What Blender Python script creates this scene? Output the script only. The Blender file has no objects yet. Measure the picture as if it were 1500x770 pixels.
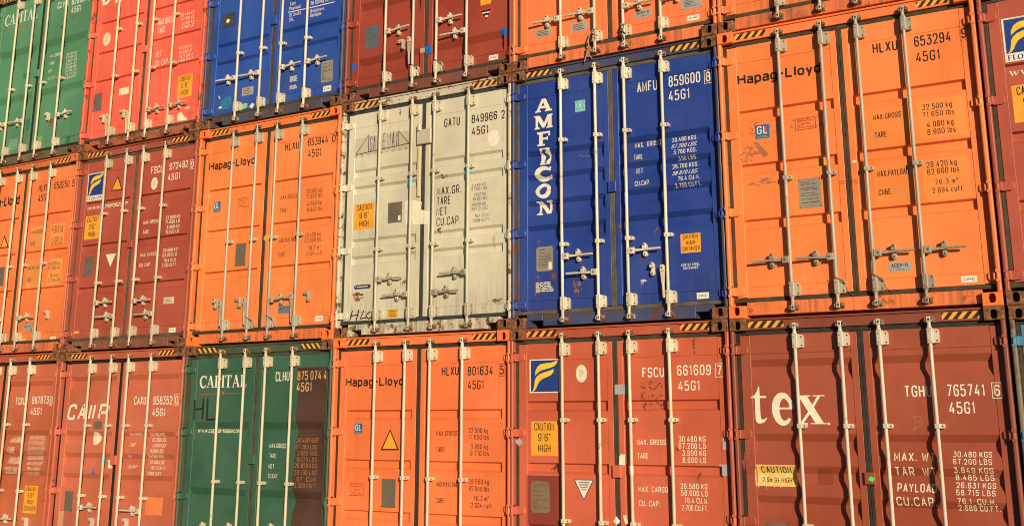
import bpy, bmesh, math, random
from mathutils import Vector, Matrix
SC = bpy.context.scene
COLL = SC.collection

# ------------------------------------------------------------------ camera, sky, sun, exposure
cam_data = bpy.data.cameras.new('camera'); cam = bpy.data.objects.new('camera', cam_data); COLL.objects.link(cam)
cam.matrix_world = Matrix(((0.8618380571, 0.1146568836, 0.4940536028, 6.00697936),
                           (0.5071835214, -0.1944527737, -0.8396147893, -10.17182504),
                           (-0.0001975217, 0.9741878247, -0.2257388827, 1.91077156),
                           (0, 0, 0, 1)))
cam_data.sensor_width = 36.0
cam_data.lens = 36.0 * 1598.0836 / 1500.0
cam_data.shift_y = -134.538 / 1500.0
cam_data.clip_start = 0.05; cam_data.clip_end = 3000
SC.camera = cam
SUN_DIR = Vector((1.0, -1.0, 0.33)).normalized()
SUN_EL = math.asin(SUN_DIR.z)
W = bpy.data.worlds.new('World'); SC.world = W; W.use_nodes = True
wn = W.node_tree.nodes; wn.clear()
sky = wn.new('ShaderNodeTexSky'); sky.sky_type = 'NISHITA'; sky.sun_disc = False
sky.sun_elevation = SUN_EL; sky.sun_rotation = math.atan2(SUN_DIR.x, SUN_DIR.y)
sky.air_density = 0.55; sky.dust_density = 0.35
bg = wn.new('ShaderNodeBackground'); bg.inputs['Strength'].default_value = 0.05
wo = wn.new('ShaderNodeOutputWorld')
W.node_tree.links.new(sky.outputs[0], bg.inputs[0]); W.node_tree.links.new(bg.outputs[0], wo.inputs[0])
sl = bpy.data.lights.new('sun', 'SUN'); sl.energy = 5.0; sl.angle = math.radians(0.6); sl.color = (1.0, 0.80, 0.57)
so = bpy.data.objects.new('sun', sl); COLL.objects.link(so)
so.rotation_euler = SUN_DIR.to_track_quat('Z', 'Y').to_euler(); so.location = (20, -25, 15)
SC.cycles.filter_width = 1.0
SC.view_settings.view_transform = 'Standard'; SC.view_settings.look = 'None'
SC.view_settings.exposure = 0.07; SC.view_settings.gamma = 1.0; SC.view_settings.use_curve_mapping = False

# ------------------------------------------------------------------ materials
MATS = {}
def nodes(name, rough=.5):
    m = bpy.data.materials.new(name); m.use_nodes = True
    nt = m.node_tree; b = nt.nodes['Principled BSDF']; b.inputs['Roughness'].default_value = rough
    return m, nt, b
def noise(nt, vec, scale, detail=3, rough=.55, sc=None):
    n = nt.nodes.new('ShaderNodeTexNoise'); n.inputs['Scale'].default_value = scale
    n.inputs['Detail'].default_value = detail; n.inputs['Roughness'].default_value = rough
    if sc:
        mp = nt.nodes.new('ShaderNodeMapping'); mp.inputs['Scale'].default_value = sc
        nt.links.new(vec, mp.inputs[0]); vec = mp.outputs[0]
    nt.links.new(vec, n.inputs['Vector']); return n.outputs['Fac']
def ramp(nt, fac, a, b, va=0., vb=1.):
    r = nt.nodes.new('ShaderNodeMapRange'); r.inputs[1].default_value = a; r.inputs[2].default_value = b
    r.inputs[3].default_value = va; r.inputs[4].default_value = vb; r.interpolation_type = 'SMOOTHSTEP'
    nt.links.new(fac, r.inputs[0]); return r.outputs[0]
def mix(nt, fac, a, b, mode='MIX'):
    m = nt.nodes.new('ShaderNodeMix'); m.data_type = 'RGBA'; m.blend_type = mode
    for i, v in ((0, fac), (6, a), (7, b)):
        if isinstance(v, (int, float)): m.inputs[i].default_value = v
        elif isinstance(v, tuple): m.inputs[i].default_value = (*v, 1)
        else: nt.links.new(v, m.inputs[i])
    return m.outputs[2]
def mul(nt, a, b):
    m = nt.nodes.new('ShaderNodeMath'); m.operation = 'MULTIPLY'
    for i, v in enumerate((a, b)):
        if isinstance(v, (int, float)): m.inputs[i].default_value = v
        else: nt.links.new(v, m.inputs[i])
    return m.outputs[0]
def coords(nt, seed):
    tc = nt.nodes.new('ShaderNodeTexCoord'); ad = nt.nodes.new('ShaderNodeVectorMath'); ad.operation = 'ADD'
    ad.inputs[1].default_value = (seed * 3.17, seed * 1.31, seed * 2.23)
    nt.links.new(tc.outputs['Object'], ad.inputs[0]); return ad.outputs[0]
RUST = (.085, .033, .014)
def paint(name, col, rust=.2, dirt=.35, seed=0, fade=.12, rough=.48, dent=.42, grime=(.10, .075, .05), rough_rust=None):
    m, nt, b = nodes(name, rough); v = coords(nt, seed)
    light = tuple(min(1, c * (1 + fade) + .012) for c in col); dark = tuple(c * (1 - fade) for c in col)
    c = mix(nt, ramp(nt, noise(nt, v, 1.1, 4), .33, .67), dark, light)
    # long vertical rain streaks and soft grime clouds
    st = mul(nt, ramp(nt, noise(nt, v, 1.0, 5, .6, (16, 16, .55)), .52, .80), ramp(nt, noise(nt, v, 1.7, 3), .40, .66))
    c = mix(nt, mul(nt, st, dirt), c, grime)
    c = mix(nt, mul(nt, ramp(nt, noise(nt, v, 5.5, 6, .7), .50, .78), dirt * .45), c, grime)
    tz = nt.nodes.new('ShaderNodeTexCoord'); sp = nt.nodes.new('ShaderNodeSeparateXYZ'); nt.links.new(tz.outputs['Object'], sp.inputs[0])
    low = ramp(nt, sp.outputs['Z'], .85, .16)
    c = mix(nt, mul(nt, mul(nt, low, ramp(nt, noise(nt, v, 1.0, 6, .65, (26, 26, 1.1)), .40, .72)), min(.8, dirt * 1.1)), c, grime)
    # chips and rust
    chips = ramp(nt, noise(nt, v, 34, 5, .65), .735 - .08 * rust, .765 - .08 * rust)
    c = mix(nt, mul(nt, chips, .75), c, RUST)
    rf = mul(nt, ramp(nt, noise(nt, v, 9, 8, .72), .64 - .20 * rust, .72 - .16 * rust), ramp(nt, noise(nt, v, 1.9, 3), .56 - .3 * rust, .70 - .3 * rust))
    rcol = mix(nt, noise(nt, v, 40, 4), (.045, .02, .011), (.19, .075, .026))
    c = mix(nt, mul(nt, rf, min(1, .45 + rust)), c, rcol)
    nt.links.new(c, b.inputs['Base Color'])
    r = nt.nodes.new('ShaderNodeMapRange'); r.inputs[3].default_value = rough - .16; r.inputs[4].default_value = rough + .20
    nt.links.new(noise(nt, v, 6, 5), r.inputs[0]); nt.links.new(r.outputs[0], b.inputs['Roughness'])
    b.inputs['Specular IOR Level'].default_value = .45
    bp = nt.nodes.new('ShaderNodeBump'); bp.inputs['Strength'].default_value = dent; bp.inputs['Distance'].default_value = .02
    nt.links.new(noise(nt, v, 2.6, 2, .4), bp.inputs['Height'])
    b2 = nt.nodes.new('ShaderNodeBump'); b2.inputs['Strength'].default_value = .12; b2.inputs['Distance'].default_value = .002
    nt.links.new(noise(nt, v, 70, 4), b2.inputs['Height']); nt.links.new(bp.outputs[0], b2.inputs['Normal'])
    nt.links.new(b2.outputs[0], b.inputs['Normal'])
    MATS[name] = m; return m
def rusty(name, col, rust, seed=0):
    m, nt, b = nodes(name, .75); v = coords(nt, seed)
    rc = mix(nt, ramp(nt, noise(nt, v, 24, 6, .7), .35, .68), (.085, .036, .018), (.33, .145, .065))
    c = mix(nt, ramp(nt, noise(nt, v, 11, 7, .7), .78 - .6 * rust, .84 - .55 * rust), col, rc)
    nt.links.new(c, b.inputs['Base Color'])
    bp = nt.nodes.new('ShaderNodeBump'); bp.inputs['Strength'].default_value = .35; bp.inputs['Distance'].default_value = .004
    nt.links.new(noise(nt, v, 55, 5, .7), bp.inputs['Height']); nt.links.new(bp.outputs[0], b.inputs['Normal'])
    b.inputs['Specular IOR Level'].default_value = .25
    MATS[name] = m; return m
def flat(name, col, rough=.55, var=.10, dirt=.35, seed=1, metal=0.):
    m, nt, b = nodes(name, rough); v = coords(nt, seed)
    c = mix(nt, ramp(nt, noise(nt, v, 7, 5, .6), .3, .7), tuple(x * (1 - var) for x in col), tuple(min(1, x * (1 + var)) for x in col))
    c = mix(nt, mul(nt, ramp(nt, noise(nt, v, 30, 5, .7), .56, .74), dirt), c, (.12, .085, .055))
    nt.links.new(c, b.inputs['Base Color']); b.inputs['Metallic'].default_value = metal
    b.inputs['Specular IOR Level'].default_value = .3
    MATS[name] = m; return m
FL = dict(W=(.77, .73, .58), cream=(.74, .68, .46), cream2=(.62, .55, .40), K=(.028, .018, .017), K2=(.10, .024, .014), Y=(.82, .36, .035), Ypale=(.80, .52, .14),
    sticker_blue=(.035, .14, .27), tag_yellow=(.72, .40, .03), plate_grey=(.27, .245, .195), plate_line=(.12, .11, .09), plate_light=(.34, .34, .32), plate_brown=(.15, .125, .09), plate_tan=(.21, .15, .085),
    plate_blue=(.16, .19, .24), plate_blue2=(.10, .13, .17), plate_dark=(.05, .055, .07), navy=(.02, .035, .10), navy2=(.05, .06, .20), red=(.55, .07, .03), cyan=(.10, .42, .50), cyan_pale=(.45, .68, .66),
    logo_blue=(.016, .050, .24), logo_yellow=(.85, .55, .045), tape_blue=(.01, .14, .55), tape_cyan=(.22, .62, .74), tape_teal=(.03, .20, .36), tape_grey=(.36, .38, .38),
    green_neon=(.05, .75, .16), green_pale=(.25, .55, .22), chalk=(.42, .20, .13), smudge=(.40, .15, .075), smudge_soft=(.44, .36, .24), smudge_dark=(.17, .045, .022), scuff=(.62, .36, .22),
    amber=(.66, .40, .13), amber2=(.36, .15, .055), redline=(.42, .05, .012), gate_ink=(.05, .05, .065), bolt=(.045, .030, .020), rope=(.34, .27, .17), wire=(.07, .06, .05), rubber=(.02, .018, .016))
for k, c in FL.items(): flat('decal_' + k, c)
MATS['decal_rustfilm'] = rusty('rust_film', (.10, .045, .025), 1.0, 5)
for k, c in dict(patch_orange=(.84, .262, .055), patch_orange2=(.72, .19, .06), patch_yellow=(.78, .30, .07), patch_beige=(.50, .27, .15), patch_rose=(.46, .115, .065),
                 patch_brown=(.075, .036, .023), patch_maroon=(.24, .040, .026), patch_maroon2=(.25, .052, .026), patch_green=(.03, .16, .085), patch_green2=(.13, .33, .19),
                 patch_blue=(.014, .058, .36), patch_grey=(.46, .43, .31)).items():
    MATS['decal_' + k] = paint('paint_' + k, c, rust=.05, dirt=.25, seed=len(k))

# ------------------------------------------------------------------ mesh helpers
class MB:
    """collects shapes for ONE mesh object"""
    def __init__(s): s.v = []; s.f = []; s.m = []; s.sm = []
    def face(s, pts, mi=0, smooth=False):
        n = len(s.v); s.v += [tuple(p) for p in pts]; s.f.append(tuple(range(n, n + len(pts)))); s.m.append(mi); s.sm.append(smooth)
    def mesh(s, vs, fs, mi=0, smooth=False):
        n = len(s.v); s.v += [tuple(p) for p in vs]
        for f in fs: s.f.append(tuple(i + n for i in f)); s.m.append(mi); s.sm.append(smooth)
    def box(s, x0, y0, z0, x1, y1, z1, c=0., mi=0):
        """box; c chamfers the front (low y) edges"""
        if c <= 0:
            vs = [(x, y, z) for x in (x0, x1) for y in (y0, y1) for z in (z0, z1)]
            s.mesh(vs, [(0, 1, 3, 2), (4, 6, 7, 5), (0, 4, 5, 1), (2, 3, 7, 6), (0, 2, 6, 4), (1, 5, 7, 3)], mi); return
        r0 = [(x0 + c, y0, z0 + c), (x1 - c, y0, z0 + c), (x1 - c, y0, z1 - c), (x0 + c, y0, z1 - c)]
        h = c * .4
        r1 = [(x0 + h, y0 + h, z0 + h), (x1 - h, y0 + h, z0 + h), (x1 - h, y0 + h, z1 - h), (x0 + h, y0 + h, z1 - h)]
        r2 = [(x0, y0 + c, z0), (x1, y0 + c, z0), (x1, y0 + c, z1), (x0, y0 + c, z1)]
        r3 = [(x0, y1, z0), (x1, y1, z0), (x1, y1, z1), (x0, y1, z1)]
        vs = r0 + r1 + r2 + r3; fs = [(0, 1, 2, 3), (15, 14, 13, 12)]
        for k in range(3):
            for i in range(4): j = (i + 1) % 4; fs.append((k * 4 + i, k * 4 + 4 + i, k * 4 + 4 + j, k * 4 + j))
        s.mesh(vs, fs, mi)
    def prism(s, pts, y0, y1, mi=0, c=0.):
        """polygon in (x,z), counter-clockwise seen from the front, extruded in y with a chamfered front edge"""
        n = len(pts)
        if c > 0:
            cx = sum(p[0] for p in pts) / n; cz = sum(p[1] for p in pts) / n
            ins = []
            for p in pts:
                d = Vector((cx - p[0], cz - p[1])); d = d.normalized() * min(c * 1.3, d.length * .5); ins.append((p[0] + d.x, p[1] + d.y))
            vs = [(x, y0, z) for x, z in ins] + [(x, y0 + c, z) for x, z in pts] + [(x, y1, z) for x, z in pts]; L = 3
        else:
            vs = [(x, y0, z) for x, z in pts] + [(x, y1, z) for x, z in pts]; L = 2
        fs = [tuple(range(n)), tuple(range(L * n - 1, (L - 1) * n - 1, -1))]
        for k in range(L - 1):
            for i in range(n): j = (i + 1) % n; fs.append((k * n + i, k * n + n + i, k * n + n + j, k * n + j))
        s.mesh(vs, fs, mi)
    def tube(s, a, b, r0, r1=None, n=12, mi=0, caps=True):
        a = Vector(a); b = Vector(b); r1 = r0 if r1 is None else r1
        d = (b - a).normalized(); x = d.orthogonal().normalized(); y = d.cross(x)
        vs = [a + (x * math.cos(t) + y * math.sin(t)) * r0 for t in [2 * math.pi * i / n for i in range(n)]] + \
             [b + (x * math.cos(t) + y * math.sin(t)) * r1 for t in [2 * math.pi * i / n for i in range(n)]]
        s.mesh(vs, [(i, (i + 1) % n, n + (i + 1) % n, n + i) for i in range(n)], mi, True)
        if caps: s.mesh(vs, [tuple(range(n - 1, -1, -1)), tuple(range(n, 2 * n))], mi)
    def pipe(s, pts, r, n=12, mi=0):
        """a smooth tube along a gently bent line"""
        vs = []; k = len(pts)
        for p in pts: vs += [(p[0] + r * math.cos(2 * math.pi * i / n), p[1] + r * math.sin(2 * math.pi * i / n), p[2]) for i in range(n)]
        s.mesh(vs, [(j * n + i, j * n + (i + 1) % n, (j + 1) * n + (i + 1) % n, (j + 1) * n + i) for j in range(k - 1) for i in range(n)], mi, True)
    def path(s, pts, r, n=6, mi=0):
        for a, b in zip(pts, pts[1:]): s.tube(a, b, r, r, n, mi)
    def build(s, name, mats, parent=None, bevel=0.):
        me = bpy.data.meshes.new(name); me.from_pydata(s.v, [], s.f)
        mats = mats if isinstance(mats, (list, tuple)) else [mats]
        for m in mats: me.materials.append(m)
        me.polygons.foreach_set('material_index', s.m); me.polygons.foreach_set('use_smooth', s.sm)
        me.update()
        o = bpy.data.objects.new(name, me); COLL.objects.link(o)
        if parent: o.parent = parent
        if bevel:
            bv = o.modifiers.new('bevel', 'BEVEL'); bv.width = bevel; bv.segments = 2; bv.limit_method = 'ANGLE'
        return o
def empty(name, loc, label, cat, group=None):
    o = bpy.data.objects.new(name, None); COLL.objects.link(o); o.location = loc; o.empty_display_size = .2
    o['label'] = label; o['category'] = cat
    if group: o['group'] = group
    return o
def ell(cx, cy, rx, ry, n=20): return [(cx + rx * math.cos(2 * math.pi * i / n), cy + ry * math.sin(2 * math.pi * i / n)) for i in range(n)]

# ------------------------------------------------------------------ lettering: a stroke alphabet like a stencil painter's
G = {
'A': (4, [[(0, 0), (1.95, 6), (2.05, 6), (4, 0)], [(.75, 2), (3.25, 2)]]), 'B': (4, [[(0, 3.1), (0, 0), (4, 0, 1.5), (4, 3.1, 1.5), (0, 3.1), (0, 6), (3.6, 6, 1.4), (3.6, 3.1, 1.3), (2.2, 3.1)]]),
'C': (4, [[(4, 4.4), (4, 6, 1.9), (0, 6, 1.9), (0, 0, 1.9), (4, 0, 1.9), (4, 1.6)]]), 'D': (4, [[(0, 0), (4, 0, 2), (4, 6, 2), (0, 6), 'c']]),
'E': (3.5, [[(3.6, 6), (0, 6), (0, 0), (3.6, 0)], [(0, 3.1), (3, 3.1)]]), 'F': (3.5, [[(3.6, 6), (0, 6), (0, 0)], [(0, 3.1), (3, 3.1)]]),
'G': (4, [[(4, 4.5), (4, 6, 1.9), (0, 6, 1.9), (0, 0, 1.9), (4, 0, 1.9), (4, 2.8), (2.3, 2.8)]]), 'H': (4, [[(0, 0), (0, 6)], [(4, 0), (4, 6)], [(0, 3.1), (4, 3.1)]]),
'I': (.2, [[(.1, 0), (.1, 6)]]), 'K': (4, [[(0, 0), (0, 6)], [(4, 6), (0, 2.3)], [(1.4, 3.6), (4, 0)]]), 'L': (3.4, [[(0, 6), (0, 0), (3.4, 0)]]),
'M': (4.6, [[(0, 0), (0, 6), (2.3, 1.6), (4.6, 6), (4.6, 0)]]), 'N': (4, [[(0, 0), (0, 6), (4, 0), (4, 6)]]), 'O': (4, [[(0, 0, 1.9), (4, 0, 1.9), (4, 6, 1.9), (0, 6, 1.9), 'c']]),
'P': (4, [[(0, 0), (0, 6), (4, 6, 1.6), (4, 2.6, 1.6), (0, 2.6)]]), 'R': (4, [[(0, 0), (0, 6), (4, 6, 1.6), (4, 2.7, 1.6), (0, 2.7)], [(2, 2.7), (4, 0)]]),
'S': (4, [[(4, 4.7), (4, 6, 1.6), (0, 6, 1.6), (0, 3.1, 1.4), (4, 3.1, 1.4), (4, 0, 1.6), (0, 0, 1.6), (0, 1.4)]]), 'T': (4, [[(0, 6), (4, 6)], [(2, 6), (2, 0)]]),
'U': (4, [[(0, 6), (0, 0, 1.9), (4, 0, 1.9), (4, 6)]]), 'V': (4, [[(0, 6), (2, 0), (4, 6)]]), 'W': (5.4, [[(0, 6), (1.3, 0), (2.7, 5), (4.1, 0), (5.4, 6)]]), 'X': (4, [[(0, 0), (4, 6)], [(0, 6), (4, 0)]]),
'Y': (4, [[(0, 6), (2, 2.8), (4, 6)], [(2, 2.8), (2, 0)]]),
'0': (3.8, [[(0, 0, 1.8), (3.8, 0, 1.8), (3.8, 6, 1.8), (0, 6, 1.8), 'c']]), '1': (1.8, [[(0, 4.7), (1.3, 6), (1.3, 0)]]), '2': (3.8, [[(0, 4.4), (0, 6, 1.7), (3.8, 6, 1.7), (3.8, 3.3, 1.4), (0, 0), (3.8, 0)]]),
'3': (3.8, [[(.1, 6), (3.8, 6), (1.7, 3.6), (3.8, 3.6, 1.4), (3.8, 0, 1.8), (0, 0, 1.8), (0, 1.3)]]), '4': (4, [[(2.5, 6), (0, 1.5), (4, 1.5)], [(3, 3.2), (3, 0)]]),
'5': (3.8, [[(3.6, 6), (.3, 6), (.1, 3.4), (3.8, 3.8, 1.6), (3.8, 0, 1.8), (0, 0, 1.8), (0, 1.2)]]), '6': (3.8, [[(3.7, 4.7), (3.7, 6, 1.7), (0, 6, 1.7), (0, 0, 1.8), (3.8, 0, 1.8), (3.8, 3.5, 1.6), (0, 3.5)]]),
'7': (3.8, [[(0, 6), (3.8, 6), (1.2, 0)]]), '8': (3.8, [[(.2, 3.2, 1.2), (3.6, 3.2, 1.2), (3.6, 6, 1.5), (.2, 6, 1.5), 'c'], [(0, 0, 1.6), (3.8, 0, 1.6), (3.8, 3.2, 1.3), (0, 3.2, 1.3), 'c']]),
'9': (3.8, [[(.1, 1.3), (.1, 0, 1.7), (3.8, 0, 1.7), (3.8, 6, 1.8), (0, 6, 1.8), (0, 2.5, 1.6), (3.8, 2.5)]]),
'.': (.2, [[(.1, 0), (.1, .9)]]), ',': (.3, [[(.3, .9), (0, -.8)]]), '-': (2.4, [[(0, 2.8), (2.4, 2.8)]]), "'": (.2, [[(.1, 6.2), (.1, 5)]]), '"': (1.1, [[(0, 6.2), (0, 5)], [(1.1, 6.2), (1.1, 5)]]),
'³': (1.6, [[(0, 6), (1.6, 6), (.7, 5), (1.6, 5, .6), (1.6, 3.8, .7), (0, 3.8)]]), '½': (2.4, [[(.2, 6), (.2, 3.6)], [(0, 3), (2.2, 3)], [(.2, 2.4), (2, 2.4), (.2, 0), (2, 0)]]),
'k': (3, [[(0, 0), (0, 6)], [(3, 4), (0, 1.7)], [(1, 2.4), (3, 0)]]), 'g': (3, [[(3, .1), (0, 0, 1.2), (0, 4, 1.2), (3, 4), (3, -1.8, 1.2), (0, -1.8)]]), 'l': (.2, [[(.1, 6), (.1, 0)]]),
'b': (3, [[(0, 6), (0, 0), (3, 0, 1.3), (3, 4, 1.3), (0, 4)]]), 's': (2.8, [[(2.8, 4), (0, 4, .9), (0, 2, .9), (2.8, 2, .9), (2.8, 0, .9), (0, 0)]]), 'm': (4, [[(0, 0), (0, 4), (4, 4, 1), (4, 0)], [(2, 4), (2, 0)]]),
'c': (2.8, [[(2.8, 4), (0, 4, 1.4), (0, 0, 1.4), (2.8, 0)]]), 'u': (3, [[(0, 4), (0, 0, 1.3), (3, 0), (3, 4)]]), 'f': (2, [[(2.1, 6), (.7, 6, .8), (.7, 0)], [(0, 4), (2, 4)]]), 't': (2, [[(.7, 5.6), (.7, 0, .8), (2, 0)], [(0, 4), (2, 4)]]),
'a': (3, [[(0, 4), (3, 4, 1.2), (3, 0), (0, 0, 1), (0, 2.2, 1), (3, 2.2)]]), 'r': (2, [[(0, 0), (0, 4), (2.1, 4)]]), 'e': (3, [[(0, 2), (3, 2), (3, 4, 1.3), (0, 4, 1.3), (0, 0, 1.3), (3, 0)]]), 'o': (3, [[(0, 0, 1.4), (3, 0, 1.4), (3, 4, 1.4), (0, 4, 1.4), 'c']]),
'p': (3, [[(0, -1.9), (0, 4), (3, 4, 1.3), (3, 0, 1.3), (0, 0)]]), 'i': (.2, [[(.1, 0), (.1, 4)], [(.1, 5.2), (.1, 6)]]), 'd': (3, [[(3, 6), (3, 0), (0, 0, 1.3), (0, 4, 1.3), (3, 4)]]), 'n': (3, [[(0, 0), (0, 4), (3, 4, 1.2), (3, 0)]]),
'w': (4.6, [[(0, 4), (1.1, 0), (2.3, 3.6), (3.5, 0), (4.6, 4)]]), 'y': (3, [[(0, 4), (1.6, 0)], [(3, 4), (1, -1.9)]]), 'h': (3, [[(0, 6), (0, 0)], [(0, 4), (3, 4, 1.2), (3, 0)]]),
}
def rounded(st):
    closed = st[-1] == 'c'; p = [q for q in st if q != 'c']; n = len(p); out = []
    for i, q in enumerate(p):
        if len(q) < 3 or (not closed and i in (0, n - 1)): out.append((q[0], q[1])); continue
        a = Vector(p[i - 1][:2]); b = Vector(q[:2]); c = Vector(p[(i + 1) % n][:2]); d1 = (a - b); d2 = (c - b)
        r = min(q[2], d1.length * .499, d2.length * .499); s0 = b + d1.normalized() * r; s1 = b + d2.normalized() * r
        for t in (0, .25, .5, .75, 1): out.append(tuple(s0 * (1 - t) ** 2 + b * 2 * t * (1 - t) + s1 * t * t))
    return out, closed
def ribbon(pts, wid, closed=False):
    """flat strip of quads along pts; wid = width or list of widths"""
    P = [Vector(p) for p in pts]; n = len(P)
    Q = [P[0]]; WW = wid if isinstance(wid, list) else [wid] * n; W2 = [WW[0]]
    for p, w in zip(P[1:], WW[1:]):
        if (p - Q[-1]).length > 1e-6: Q.append(p); W2.append(w)
    if closed and (Q[0] - Q[-1]).length < 1e-6: Q.pop(); W2.pop()
    P = Q; n = len(P); L = []; R = []
    if n < 2: return []
    for i in range(n):
        d0 = (P[i] - P[i - 1]).normalized() if (i or closed) else None
        d1 = (P[(i + 1) % n] - P[i]).normalized() if (i < n - 1 or closed) else None
        if d0 is None: d0 = d1
        if d1 is None: d1 = d0
        t = d0 + d1
        t = t.normalized() if t.length > 1e-4 else d0
        nn = Vector((-t.y, t.x)); k = max(.6, nn.dot(Vector((-d0.y, d0.x)))); h = W2[i] * .5 / k
        L.append(P[i] + nn * h); R.append(P[i] - nn * h)
    fs = []
    for i in range(n if closed else n - 1):
        j = (i + 1) % n; fs.append([tuple(R[i]), tuple(R[j]), tuple(L[j]), tuple(L[i])])
    return fs
def text_faces(txt, u0, v0, u1, h, w=.128, it=0, gap=2.9):
    pos = 0; lay = []
    for ch in txt:
        if ch == ' ': pos += 3.0; continue
        wd, ss = G.get(ch, G['O']); lay.append((pos, ss)); pos += wd + gap
    tot = max(.3, pos - gap); wt = min(w * h, (.22 if gap > 2.2 else .34) * (u1 - u0) / max(1, len(txt)) if len(txt) > 1 else 9); sx = (u1 - u0 - wt) / tot; sy = (h - wt) / 6.0
    if len(txt) == 1 and tot < 1: sx = sy
    faces = []; k = 0
    for p, ss in lay:
        for st in ss:
            pts, cl = rounded(st)
            pts = [(u0 + wt / 2 + (p + x) * sx + it * .22 * y * sy, v0 + wt / 2 + y * sy) for x, y in pts]
            for f in ribbon(pts, wt, cl): faces.append((f, k % 5))
            k += 1
    return faces
# serif letters: thick and thin strokes with widths, on a 6-high grid
def arc(cx, cy, rx, ry, a0, a1, n=12): return [(cx + rx * math.cos(math.radians(a0 + (a1 - a0) * i / n)), cy + ry * math.sin(math.radians(a0 + (a1 - a0) * i / n))) for i in range(n + 1)]
def wv(n, a, b): return [a + (b - a) * math.sin(math.pi * i / (n - 1)) for i in range(n)]
SER = {
'C': (4.6, [(arc(2.6, 3, 2.2, 2.8, 38, 322, 18), wv(19, .35, 1.15)), ([(4.45, 6), (4.45, 4.2)], .34), ([(4.45, 1.4), (4.2, .6)], .3)]),
'A': (5.4, [([(.8, .2), (2.6, 5.9)], .42), ([(2.5, 6), (4.5, .2)], 1.1), ([(1.5, 2.0), (3.6, 2.0)], .36), ([(0, .17), (1.7, .17)], .34), ([(3.4, .17), (5.5, .17)], .34)]),
'P': (4.4, [([(1, 0), (1, 6)], 1.1), (arc(2.0, 4.35, 1.9, 1.5, 90, -90, 12), wv(13, .36, 1.1)), ([(1, 5.83), (2.0, 5.83)], .34), ([(1, 2.85), (2.0, 2.85)], .34), ([(0, .17), (2.1, .17)], .34), ([(.1, 5.83), (.9, 5.83)], .34)]),
'I': (2.2, [([(1.1, 0), (1.1, 6)], 1.1), ([(0, .17), (2.2, .17)], .34), ([(0, 5.83), (2.2, 5.83)], .34)]),
'T': (4.6, [([(2.3, 0), (2.3, 6)], 1.1), ([(0, 5.8), (4.6, 5.8)], .4), ([(.15, 6), (.15, 4.6)], .32), ([(4.45, 6), (4.45, 4.6)], .32), ([(1.2, .17), (3.4, .17)], .34)]),
'L': (4.2, [([(1.1, 0), (1.1, 6)], 1.1), ([(0, 5.83), (2.2, 5.83)], .34), ([(0, .18), (4.2, .18)], .36), ([(4.1, 0), (4.1, 1.7)], .34)]),
'F': (4.2, [([(1.1, 0), (1.1, 6)], 1.1), ([(0, 5.8), (4.2, 5.8)], .4), ([(4.05, 6), (4.05, 4.5)], .34), ([(1.1, 3.1), (3, 3.1)], .36), ([(3, 3.8), (3, 2.4)], .3), ([(0, .17), (2.3, .17)], .34)]),
'O': (5, [(arc(2.5, 3, 2.0, 2.75, 90, 449, 24), [.4 + .8 * abs(math.cos(math.radians(90 + 359 * i / 24))) for i in range(25)])]),
'R': (5, [([(1, 0), (1, 6)], 1.1), (arc(2.0, 4.4, 1.8, 1.45, 90, -90, 12), wv(13, .36, 1.1)), ([(0, 5.83), (2.0, 5.83)], .34), ([(1, 2.95), (2.0, 2.95)], .34), ([(0, .17), (2.1, .17)], .34), ([(2.2, 3), (4.3, .2)], 1.0), ([(3.8, .17), (5.2, .17)], .34)]),
'E': (4.2, [([(1.1, 0), (1.1, 6)], 1.1), ([(0, 5.8), (4.1, 5.8)], .4), ([(3.95, 6), (3.95, 4.5)], .34), ([(1.1, 3.1), (3, 3.1)], .36), ([(3, 3.8), (3, 2.4)], .3), ([(0, .2), (4.2, .2)], .4), ([(4.05, 0), (4.05, 1.5)], .34)]),
'N': (5.4, [([(1, 0), (1, 6)], .45), ([(1, 5.9), (4.4, .1)], 1.1), ([(4.4, 0), (4.4, 6)], .45), ([(0, 5.83), (1.6, 5.83)], .34), ([(0, .17), (2, .17)], .34), ([(3.4, 5.83), (5.4, 5.83)], .34)]),
'S': (4, [([(3.5, 4.6), (3.3, 5.4), (2, 5.8), (.8, 5.3), (.6, 4.4), (1.2, 3.5), (2.6, 2.7), (3.4, 1.9), (3.2, .8), (2, .2), (.8, .6), (.4, 1.5)], [.3, .35, .45, .7, 1, 1.15, 1.15, 1, .7, .45, .35, .3])]),
'w': (6.2, [([(.7, 4), (2, 0)], .9), ([(2, 0), (3.1, 3.9)], .4), ([(2.9, 4), (4.2, 0)], .9), ([(4.2, 0), (5.4, 4)], .4), ([(0, 3.87), (1.6, 3.87)], .26), ([(4.7, 3.87), (6.1, 3.87)], .26)]),
't': (2.4, [([(1, 5.4), (1, 1.0), (1.4, .35), (2.4, .5)], [.35, .95, .9, .3]), ([(0, 3.83), (2.2, 3.83)], .34)]),
'.': (.9, [([(.45, 0), (.45, .95)], .95)]),
}
def serif_faces(txt, u0, v0, u1, h):
    pos = 0; lay = []; thin = 0
    for ch in txt:
        if ch in SER: wd, ss = SER[ch]; lay.append((pos, ss, 1)); pos += wd + .35
        else:
            wd, ss = G.get(ch, G['o']); lay.append((pos + .4, [(rounded(s)[0] + ([rounded(s)[0][0]] if rounded(s)[1] else []), .95) for s in ss], 1)); pos += wd + 1.2
    sx = (u1 - u0) / pos; sy = h / 6.0; fc = []; k = 0; sw = min(sx, sy) if sx < sy else (sx + sy) / 2
    for p, ss, _ in lay:
        for pts, wd in ss:
            q = [(u0 + (p + x) * sx, v0 + y * sy) for x, y in pts]
            ww = [w * sw for w in wd] if isinstance(wd, list) else wd * (sw if abs(pts[0][0] - pts[-1][0]) < abs(pts[0][1] - pts[-1][1]) else sy * .9)
            for f in ribbon(q, ww): fc.append((f, k % 7))
            k += 1
    return fc
_FONT = {}
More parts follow.
